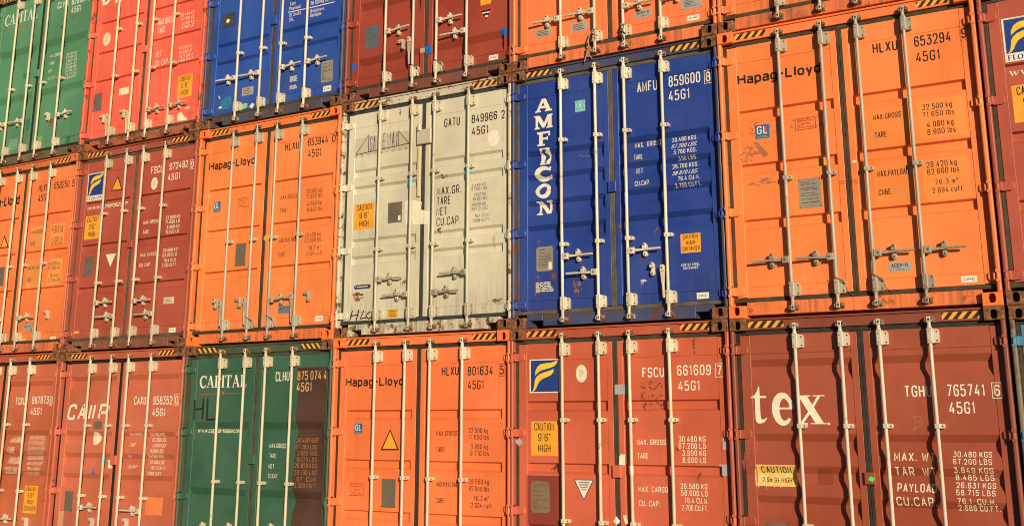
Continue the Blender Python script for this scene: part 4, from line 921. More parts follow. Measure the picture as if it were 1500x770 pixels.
def hinge_mb(z, right):
    mb = MB(); f = (lambda u: WD - u) if right else (lambda u: u)
    lo, hi = (.034, .108) if right else (.030, .157)
    pts = [(lo, -.042), (hi - .030, -.042), (hi - .010, -.034), (hi, -.022), (hi, .022), (hi - .010, .034), (hi - .030, .040), (lo, .040)]
    pts = [(f(u), z + a) for u, a in pts]
    if right: pts = pts[::-1]
    mb.prism(pts, .042, .064, 0, .006)
    w0, w1 = sorted((f(.030), f(.062))); mb.box(w0, .010, z - .041, w1, .060, z + .039, .006)
    mb.tube((f(.022), .004, z - .056), (f(.022), .004, z + .056), .012, None, 10)
    for za, zb in ((-.054, -.028), (.026, .052)):
        w0, w1 = sorted((f(.003), f(.040))); mb.box(w0, -.009, z + za, w1, .05, z + zb, .004)
    return mb
RY = .008
def rod_mb(u, guides, seed=0):
    mb = MB()
    rr = random.Random(int(u * 7919) + len(guides) * 31 + seed); zz = [.10 + i * (2.69 / 12) for i in range(13)]; ax = [0.] + [rr.uniform(-1, 1) for _ in range(11)] + [0.]
    ax = [0.] + [(ax[i - 1] + 2 * ax[i] + ax[i + 1]) / 4 * .0022 for i in range(1, 12)] + [0.]
    mb.pipe([(u + a, RY - abs(a) * .6, z) for a, z in zip(ax, zz)], .0165, 16)
    for zc in (2.665, .250):
        mb.box(u - .025, -.014, zc - .066, u + .027, .062, zc + .066, .009)
        mb.prism([(u + .020, zc - .062), (u + .064, zc - .062), (u + .073, zc - .052), (u + .073, zc + .045), (u + .060, zc + .058), (u + .020, zc + .058)], .026, .062, 0, .004)
        for dz in (-.042, .036):
            mb.prism([(x, z) for x, z in ell(u + .055, zc + dz, .0075, .0075, 8)], .0245, .03, 1)
            mb.prism([(x, z) for x, z in ell(u - .006, zc + dz, .0055, .0055, 8)], -.0155, -.01, 1)
        s = 1 if zc > 1 else -1
        mb.tube((u, RY, zc + s * .066), (u, RY, zc + s * .085), .024, .019, 14)
    for zg in guides:
        mb.box(u - .023, -.013, zg - .021, u + .023, .062, zg + .021, .006)
        mb.prism([(u + .018, zg - .019), (u + .052, zg - .019), (u + .060, zg - .010), (u + .060, zg + .010), (u + .052, zg + .019), (u + .018, zg + .019)], .012, .062, 0, .003)
        mb.prism(ell(u + .042, zg, .007, .007, 8), .0105, .015, 1)
    for z0, z1 in ((2.776, 2.838), (.048, .112)):
        mb.box(u - .019, -.012, z0 + .004, u + .019, .034, z1 - .004, .006)
        mb.prism(ell(u + .004, (z0 + z1) / 2, .010, .010, 10), -.0145, -.009, 1)
    return mb
def keeper_mb(u, z, s):
    mb = MB()
    mb.box(u - .044, .034, z - .026, u + .048, .056, z + .022, .004)
    mb.prism([(u - .040, z - .018), (u - .023, z - .024), (u - .023, z + .020), (u - .036, z + .013)], -.008, .036, 0, .004)
    mb.prism([(u + .025, z - .022), (u + .046, z - .012), (u + .041, z + .018), (u + .025, z + .022)], -.012, .036, 0, .004)
    return mb
def catch_mb(u, z, full=True):
    mb = MB()
    mb.prism(ell(u, z - .040, .0235, .030, 18), .020, .066, 0, .006)
    mb.prism(ell(u + .003, z + .036, .0235, .032, 18), .000, .030, 0, .006)
    mb.box(u - .016, .030, z - .03, u + .018, .066, z + .05, .004); mb.box(u - .022, .000, z + .012, u - .008, .05, z + .034, .003)
    for dz in (-.048, .050): mb.prism(ell(u + .001, z + dz, .0085, .0085, 10), (.0185 if dz < 0 else -.0015), .03, 1)
    return mb
def hook_mb(u, z):
    """an empty handle catch: bent strap with its lever swung away"""
    mb = MB()
    mb.prism(ell(u - .035, z + .030, .025, .022, 14), .020, .066, 0, .005)
    mb.prism([(u - .04, z + .030), (u + .010, z + .022), (u + .032, z + .030), (u + .03, z + .052), (u - .03, z + .052)], .018, .050, 0, .005)
    mb.prism([(u + .004, z - .062), (u + .016, z - .076), (u + .030, z - .072), (u + .038, z - .055), (u + .036, z + .040), (u + .008, z + .040), (u + .012, z)], .012, .066, 0, .005)
    for a, b in ((-.036, .030), (.022, -.052), (.022, -.018)): mb.prism(ell(u + a, z + b, .008, .008, 8), .0105 if a > 0 else .0185, .025, 1)
    return mb
def handle_mb(u, s, z, tilt=0.):
    mb = MB(); X = lambda a: u + s * a
    def bx(a, b, z0, z1, y0, y1, c=.004): mb.box(min(X(a), X(b)), y0, z + z0, max(X(a), X(b)), y1, z + z1, c)
    bx(.008, .076, -.036, .030, -.014, .026, .006)
    mb.prism(ell(X(.048), z - .002, .009, .009, 8), -.0165, -.012, 1)
    pl = [(X(.066), z - .017), (X(.20), z - .011 + tilt * .5), (X(.20), z + .008 + tilt * .5), (X(.066), z + .013)]
    mb.prism(pl if s > 0 else pl[::-1], -.004, .010, 0, .003)
    mb.tube((X(.185), .004, z - .002 + tilt * .5), (X(.245), .000, z + tilt * .6), .0095, .0125, 10)
    mb.tube((X(.245), .000, z + tilt * .6), (X(.366), -.010, z + tilt), .0135, .0115, 10)
    return mb
def hang_mb(u, z, h=.31):
    mb = MB(); x = u - .052
    mb.prism([(x - .026, z - .045), (x + .024, z - .045), (x + .024, z + .012), (x + .006, z + .026), (x - .022, z + .020)], -.016, .012, 0, .005)
    mb.prism(ell(x - .002, z - .008, .010, .010, 8), -.0185, -.012, 1)
    mb.prism([(x - .014, z - h * .55), (x + .015, z - h * .55), (x + .022, z - .04), (x - .022, z - .04)], -.006, .012, 0, .003)
    mb.tube((x, .003, z - h * .5), (x + .004, .004, z - h), .0165, .012, 10)
    return mb
def hazard(mb, u0, u1, z0, z1, y, rev, k=4):
    mb.face([(u0, y, z0), (u1, y, z0), (u1, y, z1), (u0, y, z1)], 0)
    p = (u1 - u0) / k; sl = (z1 - z0) * .85 * (-1 if rev else 1)
    for i in range(-1, k + 1):
        a = u0 + (i + .12) * p; b = a + p * .5
        q = [(a, z0), (b, z0), (b + sl, z1), (a + sl, z1)]
        for val, keep in ((u0, 1), (u1, 0)):
            r = [x for x in split(q, 0, val)] if min(w[0] for w in q) < val < max(w[0] for w in q) else [q]
            r = [x for x in r if (sum(w[0] for w in x) / len(x) > val) == bool(keep)]
            q = r[0] if r else None
            if not q: break
        if q: mb.face([(x, y - .0008, z) for x, z in q], 1)

# ------------------------------------------------------------------ pictures and marks on the stickers
def art_faces(kind, u0, v0, u1, v1, kw, rng):
    """list of (polygon, material, layer)"""
    w, h = u1 - u0, v1 - v0; o = []
    def q(a, b, c, d, m, l): o.append(([(u0 + a * w, v0 + b * h), (u0 + c * w, v0 + b * h), (u0 + c * w, v0 + d * h), (u0 + a * w, v0 + d * h)], m, l))
    def t(txt, a, b, c, hh, m, l=2, ww=.14):
        for f, k in text_faces(txt, u0 + a * w, v0 + b * h, u0 + c * w, hh * h, ww): o.append((f, m, l + k * .12))
    if kind == 'plate':
        pass
        y = .86
        while y > .12:
            a = .1
            for _ in range(rng.randint(1, 3)):
                b = min(.9, a + rng.uniform(.12, .5))
                q(a, y, b, y + rng.choice((.02, .03)), 'plate_line', 2.2); a = b + .06
                if a > .8: break
            y -= rng.choice((.055, .075, .12))
        for a, b in ((.03, .03), (.97, .03), (.03, .97), (.97, .97)): o.append((ell(u0 + a * w, v0 + b * h, .006, .006, 8), 'K', 2.6))
    elif kind == 'lines':
        for i in range(4): q(.12, .16 + i * .2, rng.uniform(.6, .9), .22 + i * .2, 'K2' if kw['col'] == 'tag_yellow' else 'smudge_dark', 2)
    elif kind == 'lines6':
        for i in range(6):
            a = 0.
            while a < .8:
                b = a + rng.uniform(.12, .42); q(a, .04 + i * .165, min(1, b), .13 + i * .165, 'W', 2); a = b + .05
    elif kind == 'GL':
        pass
        t('GL', .12, .32, .88, .58, 'W', 3, .17); q(.08, .07, .92, .11, 'plate_light', 2); q(.14, .16, .86, .20, 'plate_light', 2)
    elif kind == 'redbox':
        c = 'redline'
        q(0, 0, 1, .05, c, 1); q(0, .95, 1, 1, c, 1); q(0, .05, .03, .95, c, 1); q(.97, .05, 1, .95, c, 1)
        for i, s in enumerate(('REPAIR WITH', 'CORTEN', 'STEEL ONLY')):
            a = .12 if len(s) > 7 else .28; t(s, a, .68 - i * .27, 1 - a, .15, c, 1.5, .15)
    elif kind == 'ACEP': t('ACEP-D', .14, .46, .86, .36, 'K'); t('HH-3', .36, .12, .70, .2, 'K')
    elif kind == 'CIMC': t('CIMC', .16, .30, .84, .40, 'navy2', 2, .17)
    elif kind == 'pill': q(.2, .42, .85, .62, 'W', 2); q(.05, .55, .15, .7, 'W', 2)
    elif kind == 'disc':
        q(.06, .05, .94, .95, 'cyan_pale', 1); q(.1, .08, .9, .92, 'cyan', 1.5)
        o.append((ell(u0 + .5 * w, v0 + .58 * h, .36 * w, .30 * h, 20), 'cyan_pale', 2.2)); o.append((ell(u0 + .5 * w, v0 + .58 * h, .28 * w, .23 * h, 20), 'cyan', 2.8))
        o.append((ell(u0 + .5 * w, v0 + .58 * h, .13 * w, .17 * h, 14), 'cyan_pale', 3.4)); q(.15, .13, .85, .2, 'cyan_pale', 2.2)
    elif kind == 'flame':
        cap = kw.get('cap'); b = .16 if cap else .0
        q(.045, b + .03, .955, .965, 'logo_blue', 1)
        def fl(pts, m, l): o.append(([(u0 + (.045 + a * .91) * w, v0 + (b + .03 + c * (.935 - b)) * h) for a, c in pts], m, l))
        top = [(.155, .52), (.17, .66), (.24, .80), (.36, .88), (.55, .91), (.74, .92), (.88, .96), (.975, 1.0), (.95, .90), (.87, .82), (.74, .765), (.55, .725), (.38, .685), (.26, .61)]
        bot = [(.04, .0), (.10, .09), (.13, .22), (.145, .36), (.20, .47), (.31, .56), (.47, .615), (.63, .65), (.75, .685), (.825, .72), (.82, .63), (.75, .54), (.62, .475), (.46, .425), (.33, .35), (.25, .24), (.20, .12), (.13, .04)]
        fl(top, 'logo_yellow', 2); fl(bot, 'logo_yellow', 2)
        if cap:
            for f, k in serif_faces('FLORENS', u0 + .06 * w, v0 + .035 * h, u1 - .06 * w, .115 * h): o.append((f, 'logo_blue', 2 + k * .12))
    elif kind == 'seahorse':
        S = [(.62, .88), (.40, .86), (.34, .76), (.44, .67), (.60, .58), (.66, .46), (.56, .34), (.46, .24), (.46, .13), (.60, .10), (.66, .17)]
        for i, f in enumerate(ribbon([(u0 + a * w, v0 + c * h) for a, c in S], [x * w for x in (.1, .26, .22, .2, .28, .32, .24, .16, .1, .08, .06)])): o.append((f, 'logo_blue', 2))
        for f in ribbon([(u0 + a * w, v0 + c * h) for a, c in ((.36, .82), (.12, .76))], .1 * w): o.append((f, 'logo_blue', 2.3))
        for f in ribbon([(u0 + a * w, v0 + c * h) for a, c in ((.66, .52), (.86, .58), (.84, .42), (.66, .42))], .06 * w): o.append((f, 'logo_blue', 2.5))
    elif kind == 'glyph': o += glyph(kw['ch'], u0, v0, w, h)
    elif kind == 'diamond': pass
    elif '|' in kind:
        ls = kind.split('|'); n = len(ls); lh = {2: .30, 3: .225, 4: .17}[n]
        for i, s in enumerate(ls):
            a = .06 if len(s) > 8 else .13 if len(s) > 5 else .27 if len(s) > 3 else .33
            if n == 2: a = .14
            hh = lh * (1.0 if not (n == 2 and i == 1) else .8)
            t(s, a, 1 - (i + 1) * (1 - .06) / n + (.94 / n - hh) * .5 - .0, 1 - a, hh, 'K', 2, .12)
    return o
def glyph(ch, u0, v0, w, h):
    o = []; k = [1]
    def st(pts, wd):
        wl = [x * w for x in wd] if isinstance(wd, (list, tuple)) else wd * w
        for f in ribbon([(u0 + a * w, v0 + c * h) for a, c in pts], wl): o.append((f, 'W', k[0]))
        k[0] += .15
    def pl(pts): o.append(([(u0 + a * w, v0 + c * h) for a, c in pts], 'W', k[0])); k[0] += .15
    if ch == 't':
        pl([(.26, .10), (.30, .04), (.40, 0), (.58, 0), (.76, .03), (.93, .13), (.90, .16), (.80, .115), (.68, .10), (.585, .13), (.56, .20), (.56, .685), (.93, .685), (.93, .74), (.56, .74), (.56, 1.0), (.50, 1.0), (.40, .86), (.24, .76), (.03, .71), (.03, .685), (.26, .685)])
    elif ch == 'e':
        ar = arc(.52, .50, .36, .455, 12, 318, 26); st(ar, [.13 + .22 * max(0, math.sin(math.pi * (i / 26))) ** 1.2 for i in range(27)])
        pl([(.20, .50), (.97, .50), (.97, .56), (.20, .56)]); st([(.862, .54), (.90, .60), (.84, .78), (.70, .90)], [.22, .20, .16, .12])
    elif ch == 'x':
        pl([(.02, .965), (.50, .965), (.50, 1), (.02, 1)]); pl([(.58, .965), (.97, .965), (.97, 1), (.58, 1)])
        pl([(0, 0), (.37, 0), (.37, .035), (0, .035)]); pl([(.46, 0), (1, 0), (1, .035), (.46, .035)])
        pl([(.11, .97), (.39, .97), (.90, .03), (.62, .03)]); st([(.79, .98), (.55, .59)], .085); st([(.16, .02), (.46, .44)], .085)
    elif ch == 'A':
        pl([(.40, 1), (.62, 1), (.90, .12), (.66, .12)]); st([(.47, .95), (.16, .08)], .15); st([(.26, .36), (.72, .36)], .12)
        pl([(0, 0), (.36, 0), (.32, .13), (.05, .13)]); pl([(.56, 0), (1, 0), (.97, .14), (.60, .14)])
    elif ch == 'M':
        pl([(.04, .98), (.30, .98), (.58, .30), (.50, .06), (.44, .06)]); st([(.80, .98), (.50, .10)], .14); st([(.13, .98), (.13, .05)], .13); st([(.84, .98), (.84, .05)], .22)
        pl([(0, 0), (.30, 0), (.27, .12), (.02, .12)]); pl([(.66, 0), (1, 0), (1, .13), (.69, .13)]); pl([(.0, .88), (.2, .88), (.2, 1), (.0, 1)]); pl([(.80, .88), (1, .88), (1, 1), (.80, 1)])
    elif ch == 'F':
        st([(.30, .98), (.30, .05)], .28); pl([(.02, .85), (1, .85), (.98, 1), (.0, 1)]); pl([(.84, .66), (.98, .66), (1, .86), (.88, .86)]); st([(.30, .50), (.74, .50)], .13); pl([(.72, .38), (.82, .38), (.82, .62), (.72, .62)]); pl([(.02, 0), (.62, 0), (.58, .12), (.05, .12)])
    elif ch == 'C':
        ar = arc(.54, .50, .40, .41, 42, 318, 24); st(ar, [.12 + .20 * math.sin(math.pi * i / 24) for i in range(25)]); pl([(.82, .68), (.94, .66), (.98, .98), (.88, .98)]); pl([(.84, .10), (.92, .06), (1.0, .34), (.90, .36)])
    elif ch == 'O':
        n = 28; ar = arc(.5, .5, .39, .43, 0, 360, n); st(ar, [.17 + .13 * abs(math.cos(2 * math.pi * i / n + .5)) for i in range(n + 1)])
    elif ch == 'N':
        pl([(.06, .98), (.36, .98), (.92, .04), (.66, .04)]); st([(.20, .95), (.20, .08)], .13); st([(.85, .95), (.85, .04)], .14)
        pl([(0, 0), (.42, 0), (.38, .12), (.04, .12)]); pl([(.62, .88), (1.0, .88), (1.0, 1), (.66, 1)]); pl([(.0, .88), (.2, .88), (.2, 1), (.0, 1)])
    elif ch == 'bigO':
        st([(.10, 1.0), (.10, .25), (.22, .08), (.5, .07), (.78, .20), (.90, .45), (.90, 1.0)], .24)
    return o
def blot(u0, v0, u1, v1, rng):
    """a ragged stain: a cluster of many small uneven patches with a few short runs below them"""
    o = []; w, h = u1 - u0, v1 - v0
    for k in range(rng.randint(16, 26)):
        cx = (u0 + u1) / 2 + w * .5 * max(-1, min(1, rng.gauss(0, .5))); cy = (v0 + v1) / 2 + h * .5 * max(-1, min(1, rng.gauss(0, .5)))
        f = .24 if k < 3 else rng.uniform(.03, .11); rx = w * f * rng.uniform(.6, 1.4); ry = h * f * rng.uniform(.5, 1.2)
        rx = max(rx, .004); ry = max(ry, .004); n = 14; ph = [rng.uniform(.35, 1.15) for _ in range(n)]; a0 = rng.uniform(0, 3)
        o.append(([(cx + rx * ph[i] * math.cos(a0 + 2 * math.pi * i / n), cy + ry * ph[i] * math.sin(a0 + 2 * math.pi * i / n)) for i in range(n)], k * .04))
        if rng.random() < .22: x = cx + rng.uniform(-rx, rx) * .5; o.append(([(x - .003, cy), (x + .003, cy), (x + .001, cy - rng.uniform(.02, .08)), (x - .0005, cy - .02)], k * .04 + .02))
    return o
def residue(u0, v0, u1, v1, rng):
    """what is left of a torn-off sticker: broken bits of its outline and a few crumbs"""
    o = []; w, h = u1 - u0, v1 - v0
    for k in range(34):
        t = rng.random()
        if rng.random() < .62:
            s = rng.randint(0, 3); cx, cy = ((u0 + t * w, v0), (u0 + t * w, v1), (u0, v0 + t * h), (u1, v0 + t * h))[s]; cx += rng.gauss(0, .006); cy += rng.gauss(0, .006)
        else: cx, cy = u0 + t * w, v0 + rng.random() * h
        L = rng.uniform(.006, .028); a = rng.uniform(0, 3.1); n = 9; ph = [rng.uniform(.4, 1.2) for _ in range(n)]
        pts = [(L * ph[i] * math.cos(6.283 * i / n), L * .32 * ph[i] * math.sin(6.283 * i / n)) for i in range(n)]
        o.append(([(cx + x * math.cos(a) - y * math.sin(a), cy + x * math.sin(a) + y * math.cos(a)) for x, y in pts], k * .03))
    return o

def decals(items, prof, rods, doors, rng):
    groups = {}
    for it in items:
        kind, key = it[0], it[1]; kw = dict(it[-1]); col = it[-2]; kw['col'] = col; fs = []; lay = kw.get('lay', 1.)
        if key == 'repaint_patch' or key == 'faded_panel' or key == 'address_panel': lay = .35
        if kind == 'T':
            _, _, txt, u0, v0, u1, h, _, _ = it
            f = kw.get('font')
            base = 1.6
            if f == 'sans': fs = [(p, col, base + k * .12) for p, k in text_faces(txt, u0, v0, u1, h, kw.get('w', .16) * 1.1, 0, 1.9)]
            elif f == 'serif': fs = [(p, col, base + k * .12) for p, k in serif_faces(txt, u0, v0, u1, h)]
            else: fs = [(p, col, base + k * .12) for p, k in text_faces(txt, u0, v0, u1, h, kw.get('w', .105 if key == 'weight_table' and col in ('K', 'K2') else .128), kw.get('it', 0))]
            if kw.get('box'):
                a, b, c, d = u0 - .014, v0 - .016, u1 + .014, v0 + h + .016; bw = .0055 if kw['box'] == 'full' else .003
                for f in ribbon([(a, b), (c, b), (c, d), (a, d)], bw, True): fs.append((f, col if kw['box'] == 'full' else 'redline', base))
        elif kind == 'Q':
            _, _, u0, v0, u1, v1, _, _ = it; u0, u1 = min(u0, u1), max(u0, u1); v0, v1 = min(v0, v1), max(v0, v1); ar = kw.get('art')
            if lay >= 20 and key in ('tape_strip', 'paper_scrap'):
                r = min(rods, key=lambda a: abs(a - (u0 + u1) / 2)); groups.setdefault(((key, id(it)), r > 1.2), []).append(('sleeve', r, v0, v1, col, u0, u1)); continue
            q = [(u0, v0), (u1, v0), (u1, v1), (u0, v1)]
            if ar == 'blot': fs = [(p, col, .8 + k) for p, k in blot(u0, v0, u1, v1, rng)]
            elif ar == 'residue': fs = [(p, col, .8 + k) for p, k in residue(u0, v0, u1, v1, rng)]
            elif ar == 'scribble':
                for _ in range(9):
                    x = rng.uniform(u0, u1); y = rng.uniform(v0, v1); pts = [(x, y)]
                    for _ in range(rng.randint(2, 5)): x = min(u1, max(u0, x + rng.uniform(-.035, .035))); y = min(v1, max(v0, y + rng.uniform(-.07, .04))); pts.append((x, y))
                    fs += [(f, col, .8 + i * .1) for i, f in enumerate(ribbon(pts, .0045))]
            elif ar in ('torn', 'torn2'):
                n = 14; ph = [rng.uniform(.6, 1.2) for _ in range(n)]
                fs = [([((u0 + u1) / 2 + (u1 - u0) * .5 * ph[i] * math.cos(2 * math.pi * i / n), (v0 + v1) / 2 + (v1 - v0) * .5 * ph[i] * math.sin(2 * math.pi * i / n)) for i in range(n)], col, 1.2)]
            elif ar == 'wobble':
                n = 26; L = [(u0 + rng.uniform(-.006, .010) + .007 * math.sin(i * .9), .215 + (v1 - .215) * i / n) for i in range(n + 1)]
                for i in range(n): fs.append(([L[i], (u1, L[i][1]), (u1, L[i + 1][1]), L[i + 1]], col, .5))
            elif ar == 'pill':
                n = 8; r = (v1 - v0) / 2; rr = min(r, (u1 - u0) * .3); p = [(u1 - rr + rr * math.cos(t), (v0 + v1) / 2 + r * math.sin(t)) for t in [-math.pi / 2 + math.pi * i / n for i in range(n + 1)]] + [(u0 + rr - rr * math.cos(t), (v0 + v1) / 2 - r * math.sin(t)) for t in [-math.pi / 2 + math.pi * i / n for i in range(n + 1)]]
                fs = [(p, col, 1.)] + art_faces('pill', u0, v0, u1, v1, kw, rng)
            elif ar == 'diamond':
                cx, cy, a, b = (u0 + u1) / 2, (v0 + v1) / 2, (u1 - u0) / 2, (v1 - v0) / 2
                groups.setdefault((key, cx > 1.2), []).append(('flat', [(cx - a, cy - .3 * b), (cx + .3 * a, cy - b), (cx + a, cy + .3 * b), (cx - .3 * a, cy + b)], .027, col)); continue
            elif ar == 'glyph': fs = art_faces('glyph', u0, v0, u1, v1, kw, rng)
            else:
                if col != 'none': fs = [(q, col, lay)]
                if ar: fs += [(f, m, l + .6 + lay - 1) for f, m, l in art_faces(ar, u0, v0, u1, v1, kw, rng)]
        elif kind == 'E':
            _, _, u, v, rx, ry, _, _ = it; fs = [(ell(u, v, rx, ry, 24), col, lay)]
            if kw.get('ring'):
                for f in ribbon(ell(u, v, rx * .84, ry * .84, 24), .004, True): fs.append((f, 'cream2', lay + 1))
                fs.append((ell(u, v, rx * .45, ry * .5, 16), 'cream2' if col == 'W' else 'cream2', lay + 1.2))
        elif kind == 'P': fs = [(list(it[2]), col, lay)]
        elif kind == 'S': fs = [(f, col, 1.7 + (hash(it[2][0]) % 5) * .13 + i * .02) for i, f in enumerate(ribbon(it[2], it[3]))]
        if not fs: continue
        uc = [p[0] for f, _, _ in fs for p in f]; uc = sum(uc) / len(uc)
        groups.setdefault((key if (kind == 'T' and key != 'container_number') or key in MERGE else (key, id(it)), uc > 1.2), []).append(('drape', fs))
    for (key, right), parts in groups.items():
        name = key[0] if isinstance(key, tuple) else key
        mb = MB(); ml = []
        def mi(c):
            if c == 'plate_grey2': c = 'K'
            if c not in ml: ml.append(c)
            return ml.index(c)
        for p in parts:
            if p[0] == 'drape':
                for f, c, l in p[1]: drape(mb, f, prof, .0010 * l, mi(c))
            elif p[0] == 'sleeve': mb.tube((p[1], RY, p[2]), (p[1], RY, p[3]), .0185, .0188, 14, mi(p[4]))
            elif p[0] == 'flat': mb.face([(u, p[2], z) for u, z in p[1]], mi(p[3]))
        if mb.f: mb.build(name, [MATS['decal_' + c] for c in ml], doors[1 if right else 0])
flat('hazard_yellow', (.78, .36, .045), .6, .18, .75, 3); flat('hazard_black', (.030, .020, .016), .6, .3, .55, 4)
MERGE = {'owner_lettering', 'graffiti', 'chalk_mark', 'warning_sticker', 'notice_sticker', 'address_lettering'}

STD = [.625, 1.045, 1.388, 1.820]
def container(rc, cfg, label):
    r, c = rc; rng = random.Random(r * 17 + c * 5 + 3)
    x0 = (c - 4) * 2.45494 + .00847 + cfg.get('dx', 0); loc = (x0, cfg.get('dy', 0), r * 2.896 + DZ[c])
    root = empty('shipping_container', loc, label, 'shipping container', 'shipping containers stacked in a wall')
    nm = 'container_paint_%s' % cfg['name']; col = cfg['col']; rs = cfg.get('rust', .2); dt = cfg.get('dirt', .35)
    pm = MATS.get(nm) or paint(nm, col, rs, dt, r * 7 + c, cfg.get('fade', .09))
    fm = MATS.get(nm + '_frame') or paint(nm + '_frame', cfg.get('fcol', col), cfg.get('frust', rs + .25), dt + .15, r * 5 + c + 2, .1)
    sm = MATS.get(nm + '_sill') or paint(nm + '_sill', cfg.get('scol', cfg.get('fcol', col)), cfg.get('srust', rs + .3), dt + .35, r * 5 + c + 4, .12)
    cm = rusty(nm + '_casting', cfg.get('fcol', col), cfg.get('cast', .8), r * 3 + c)
    cm2 = rusty(nm + '_casting_top', cfg.get('fcol', col), cfg.get('cast2', cfg.get('cast', .8)), r * 3 + c + 1)
    rm = paint(nm + '_rod', cfg.get('rodcol', (.60, .53, .37)), cfg.get('rodrust', .22), .45, r + c * 3, .10, .45, 0.)
    hm = paint(nm + '_handle', cfg.get('handcol', cfg.get('rodcol', (.50, .46, .36))), cfg.get('rodrust', .22) + .12, .75, r + c * 2, .14, .5, 0.)
    km = rusty(nm + '_keeper', tuple(x * .62 for x in cfg.get('rodcol', (.5, .45, .35))), .62, c + r); bm = MATS['decal_bolt']
    gm = flat(nm + '_rubber', cfg.get('gask', (.055, .045, .033)), .8, .25, .3, c)
    prof = profile(cfg['ribs'], cfg.get('seams', (.297, 2.56))); rods = cfg.get('rods', STD)
    # hull with pressed side walls
    mb = MB(); ring = []
    n = 42; st = (LN - .29) / n
    for i in range(n):
        y = .15 + i * st; ring += [(.030, y), (.030, y + st * .30), (.062, y + st * .45), (.062, y + st * .85)]
    ring.append((.030, LN - .12)); full = ring + [(WD - x, y) for x, y in reversed(ring)]
    k = len(full); zz = (.16, 2.84)
    vs = [(x, y, zz[0]) for x, y in full] + [(x, y, zz[1]) for x, y in full]
    mb.mesh(vs, [(i, i + k, (i + 1) % k + k, (i + 1) % k) for i in range(k)]); mb.mesh(vs, [tuple(range(k)), tuple(range(2 * k - 1, k - 1, -1))])
    for yy in range(24): mb.box(.05, .3 + yy * .5, .03, WD - .05, .36 + yy * .5, .158)
    for x in (.0, WD - .06): mb.box(x, .19, .03, x + .06, LN - .19, .16); mb.box(x, .19, 2.82, x + .06, LN - .19, 2.893)
    mb.build('body', fm, root)
    # posts
    for x, s in ((0., 1), (WD - .040, -1)):
        mb = MB(); mb.box(x, 0, .118, x + .040, .10, 2.778, .011)
        xa = .040 if s > 0 else WD - .090
        mb.box(xa, .072, .16, xa + .05, .10, 2.78)
        mb.build('corner_post', fm, root)
    for x in (0., WD - .09):
        mb = MB(); mb.box(x, LN - .15, .118, x + .09, LN, 2.778); mb.build('corner_post', fm, root)
    for z, m in ((.001, cm), (2.778, cm2)):
        for u in (0., WD - .167):
            casting_mesh(u, z).build('corner_casting', m, root)
            mb = MB(); mb.box(u, LN - .178, z, u + .167, LN + .003, z + .117); mb.build('corner_casting', m, root)
    # header and sill
    mb = MB(); mb.box(.167, .040, 2.784, WD - .167, .17, 2.872, .004); mb.box(.167, .026, 2.874, WD - .167, .17, 2.894, .004)
    hd = mb.build('header', fm, root)
    hz = cfg.get('haz', (1, 0))
    if hz[0]:
        for a, b in ((.178, .526), (1.915, 2.240)):
            mb = MB(); da, dz, dl = rng.uniform(-.006, .012), rng.uniform(-.004, .004), rng.uniform(-.03, .015); hazard(mb, a + (da if a < 1 else -da - dl), b + (da + dl if a < 1 else -da), 2.806 + dz, 2.867 + dz, .0385, hz[1]); mb.build('hazard_tape', [MATS['hazard_yellow'], MATS['hazard_black']], hd)
    mb = MB()
    if cfg.get('notch'):
        o = [(.205, .028), (.205, .028), (.205, .085), (.365, .085), (.365, .028)]
        mb.box(.365, .050, .028, 2.085, .17, .153, .005); mb.box(.167, .050, .088, .363, .17, .153, .004); mb.box(2.087, .050, .088, WD - .167, .17, .153, .004)
        mb.prism([(.167, .006), (.235, .012), (.207, .086), (.167, .086)], .030, .17, 0, .005); mb.prism([(WD - .167, .086), (2.235, .086), (2.228, .03), (WD - .167, .02)], .045, .17, 0, .004)
    else: mb.box(.167, .052, .028, WD - .167, .17, .153, .005)
    mb.build('sill', sm, root)
    # doors
    doors = []
    for side in (0, 1):
        a, b = (LD, RD)[side]; pa, pb = (LP, RP)[side]
        mb = MB()
        mb.box(a, DF, ZB, pa, .140, ZT, .005); mb.box(pb, DF, ZB, b, .140, ZT, .005)
        pr = [(z, PF + d) for z, d in prof]
        vs = [(pa, y, z) for z, y in pr] + [(pb, y, z) for z, y in pr]; k = len(pr)
        mb.mesh(vs, [(i, i + k, i + k + 1, i + 1) for i in range(k - 1)])
        mb.box(pa, .128, ZB, pb, .138, ZT); mb.box(pa, PF + .001, ZB - .004, pb, .127, ZB - .0005); mb.box(pa, PF + .001, ZT + .0005, pb, .127, ZT + .004)
        d = mb.build('door', pm, root); doors.append(d)
        mb = MB()
        ga = .040 if side == 0 else 1.206; gb = 1.206 if side == 0 else 2.399
        mb.box(ga, .062, ZT + .005, gb, .09, 2.783, .004); mb.box(ga, .058, .154, gb, .09, ZB - .005, .005)
        if side == 0: mb.box(.0405, .066, ZB - .005, a - .001, .09, ZT + .005, .004); mb.box(1.181, .0565, ZB - .005, 1.2055, .09, ZT + .005, .004)
        else: mb.box(b + .001, .082, ZB - .005, 2.3975, .098, ZT + .005, .004); mb.box(1.2065, .0575, ZB - .005, 1.231, .09, ZT + .005, .004)
        mb.build('gasket', gm, d)
        for z in (.260, 1.040, 1.820, 2.600): hinge_mb(z, side == 1).build('hinge', fm if cfg.get('hframe') else pm, d)
        for i in (0, 1):
            j = side * 2 + i; u = rods[j]; rod_mb(u, cfg['guides'], r * 7 + c).build('lock_rod', [rm, bm], d)
        if side == 1 and 'lug' in cfg:
            mb = MB(); v, hh = cfg['lug']; mb.box(1.165, .030, v - hh, 1.262, .058, v + hh, .007); mb.prism(ell(1.213, v + hh - .012, .006, .006, 8), .0285, .035, 0)
            mb.build('overlap_lug', pm, d)
    for u in rods:
        keeper_mb(u, 2.807, 1).build('cam_keeper', km, root); keeper_mb(u, .080, -1).build('cam_keeper', km, root)
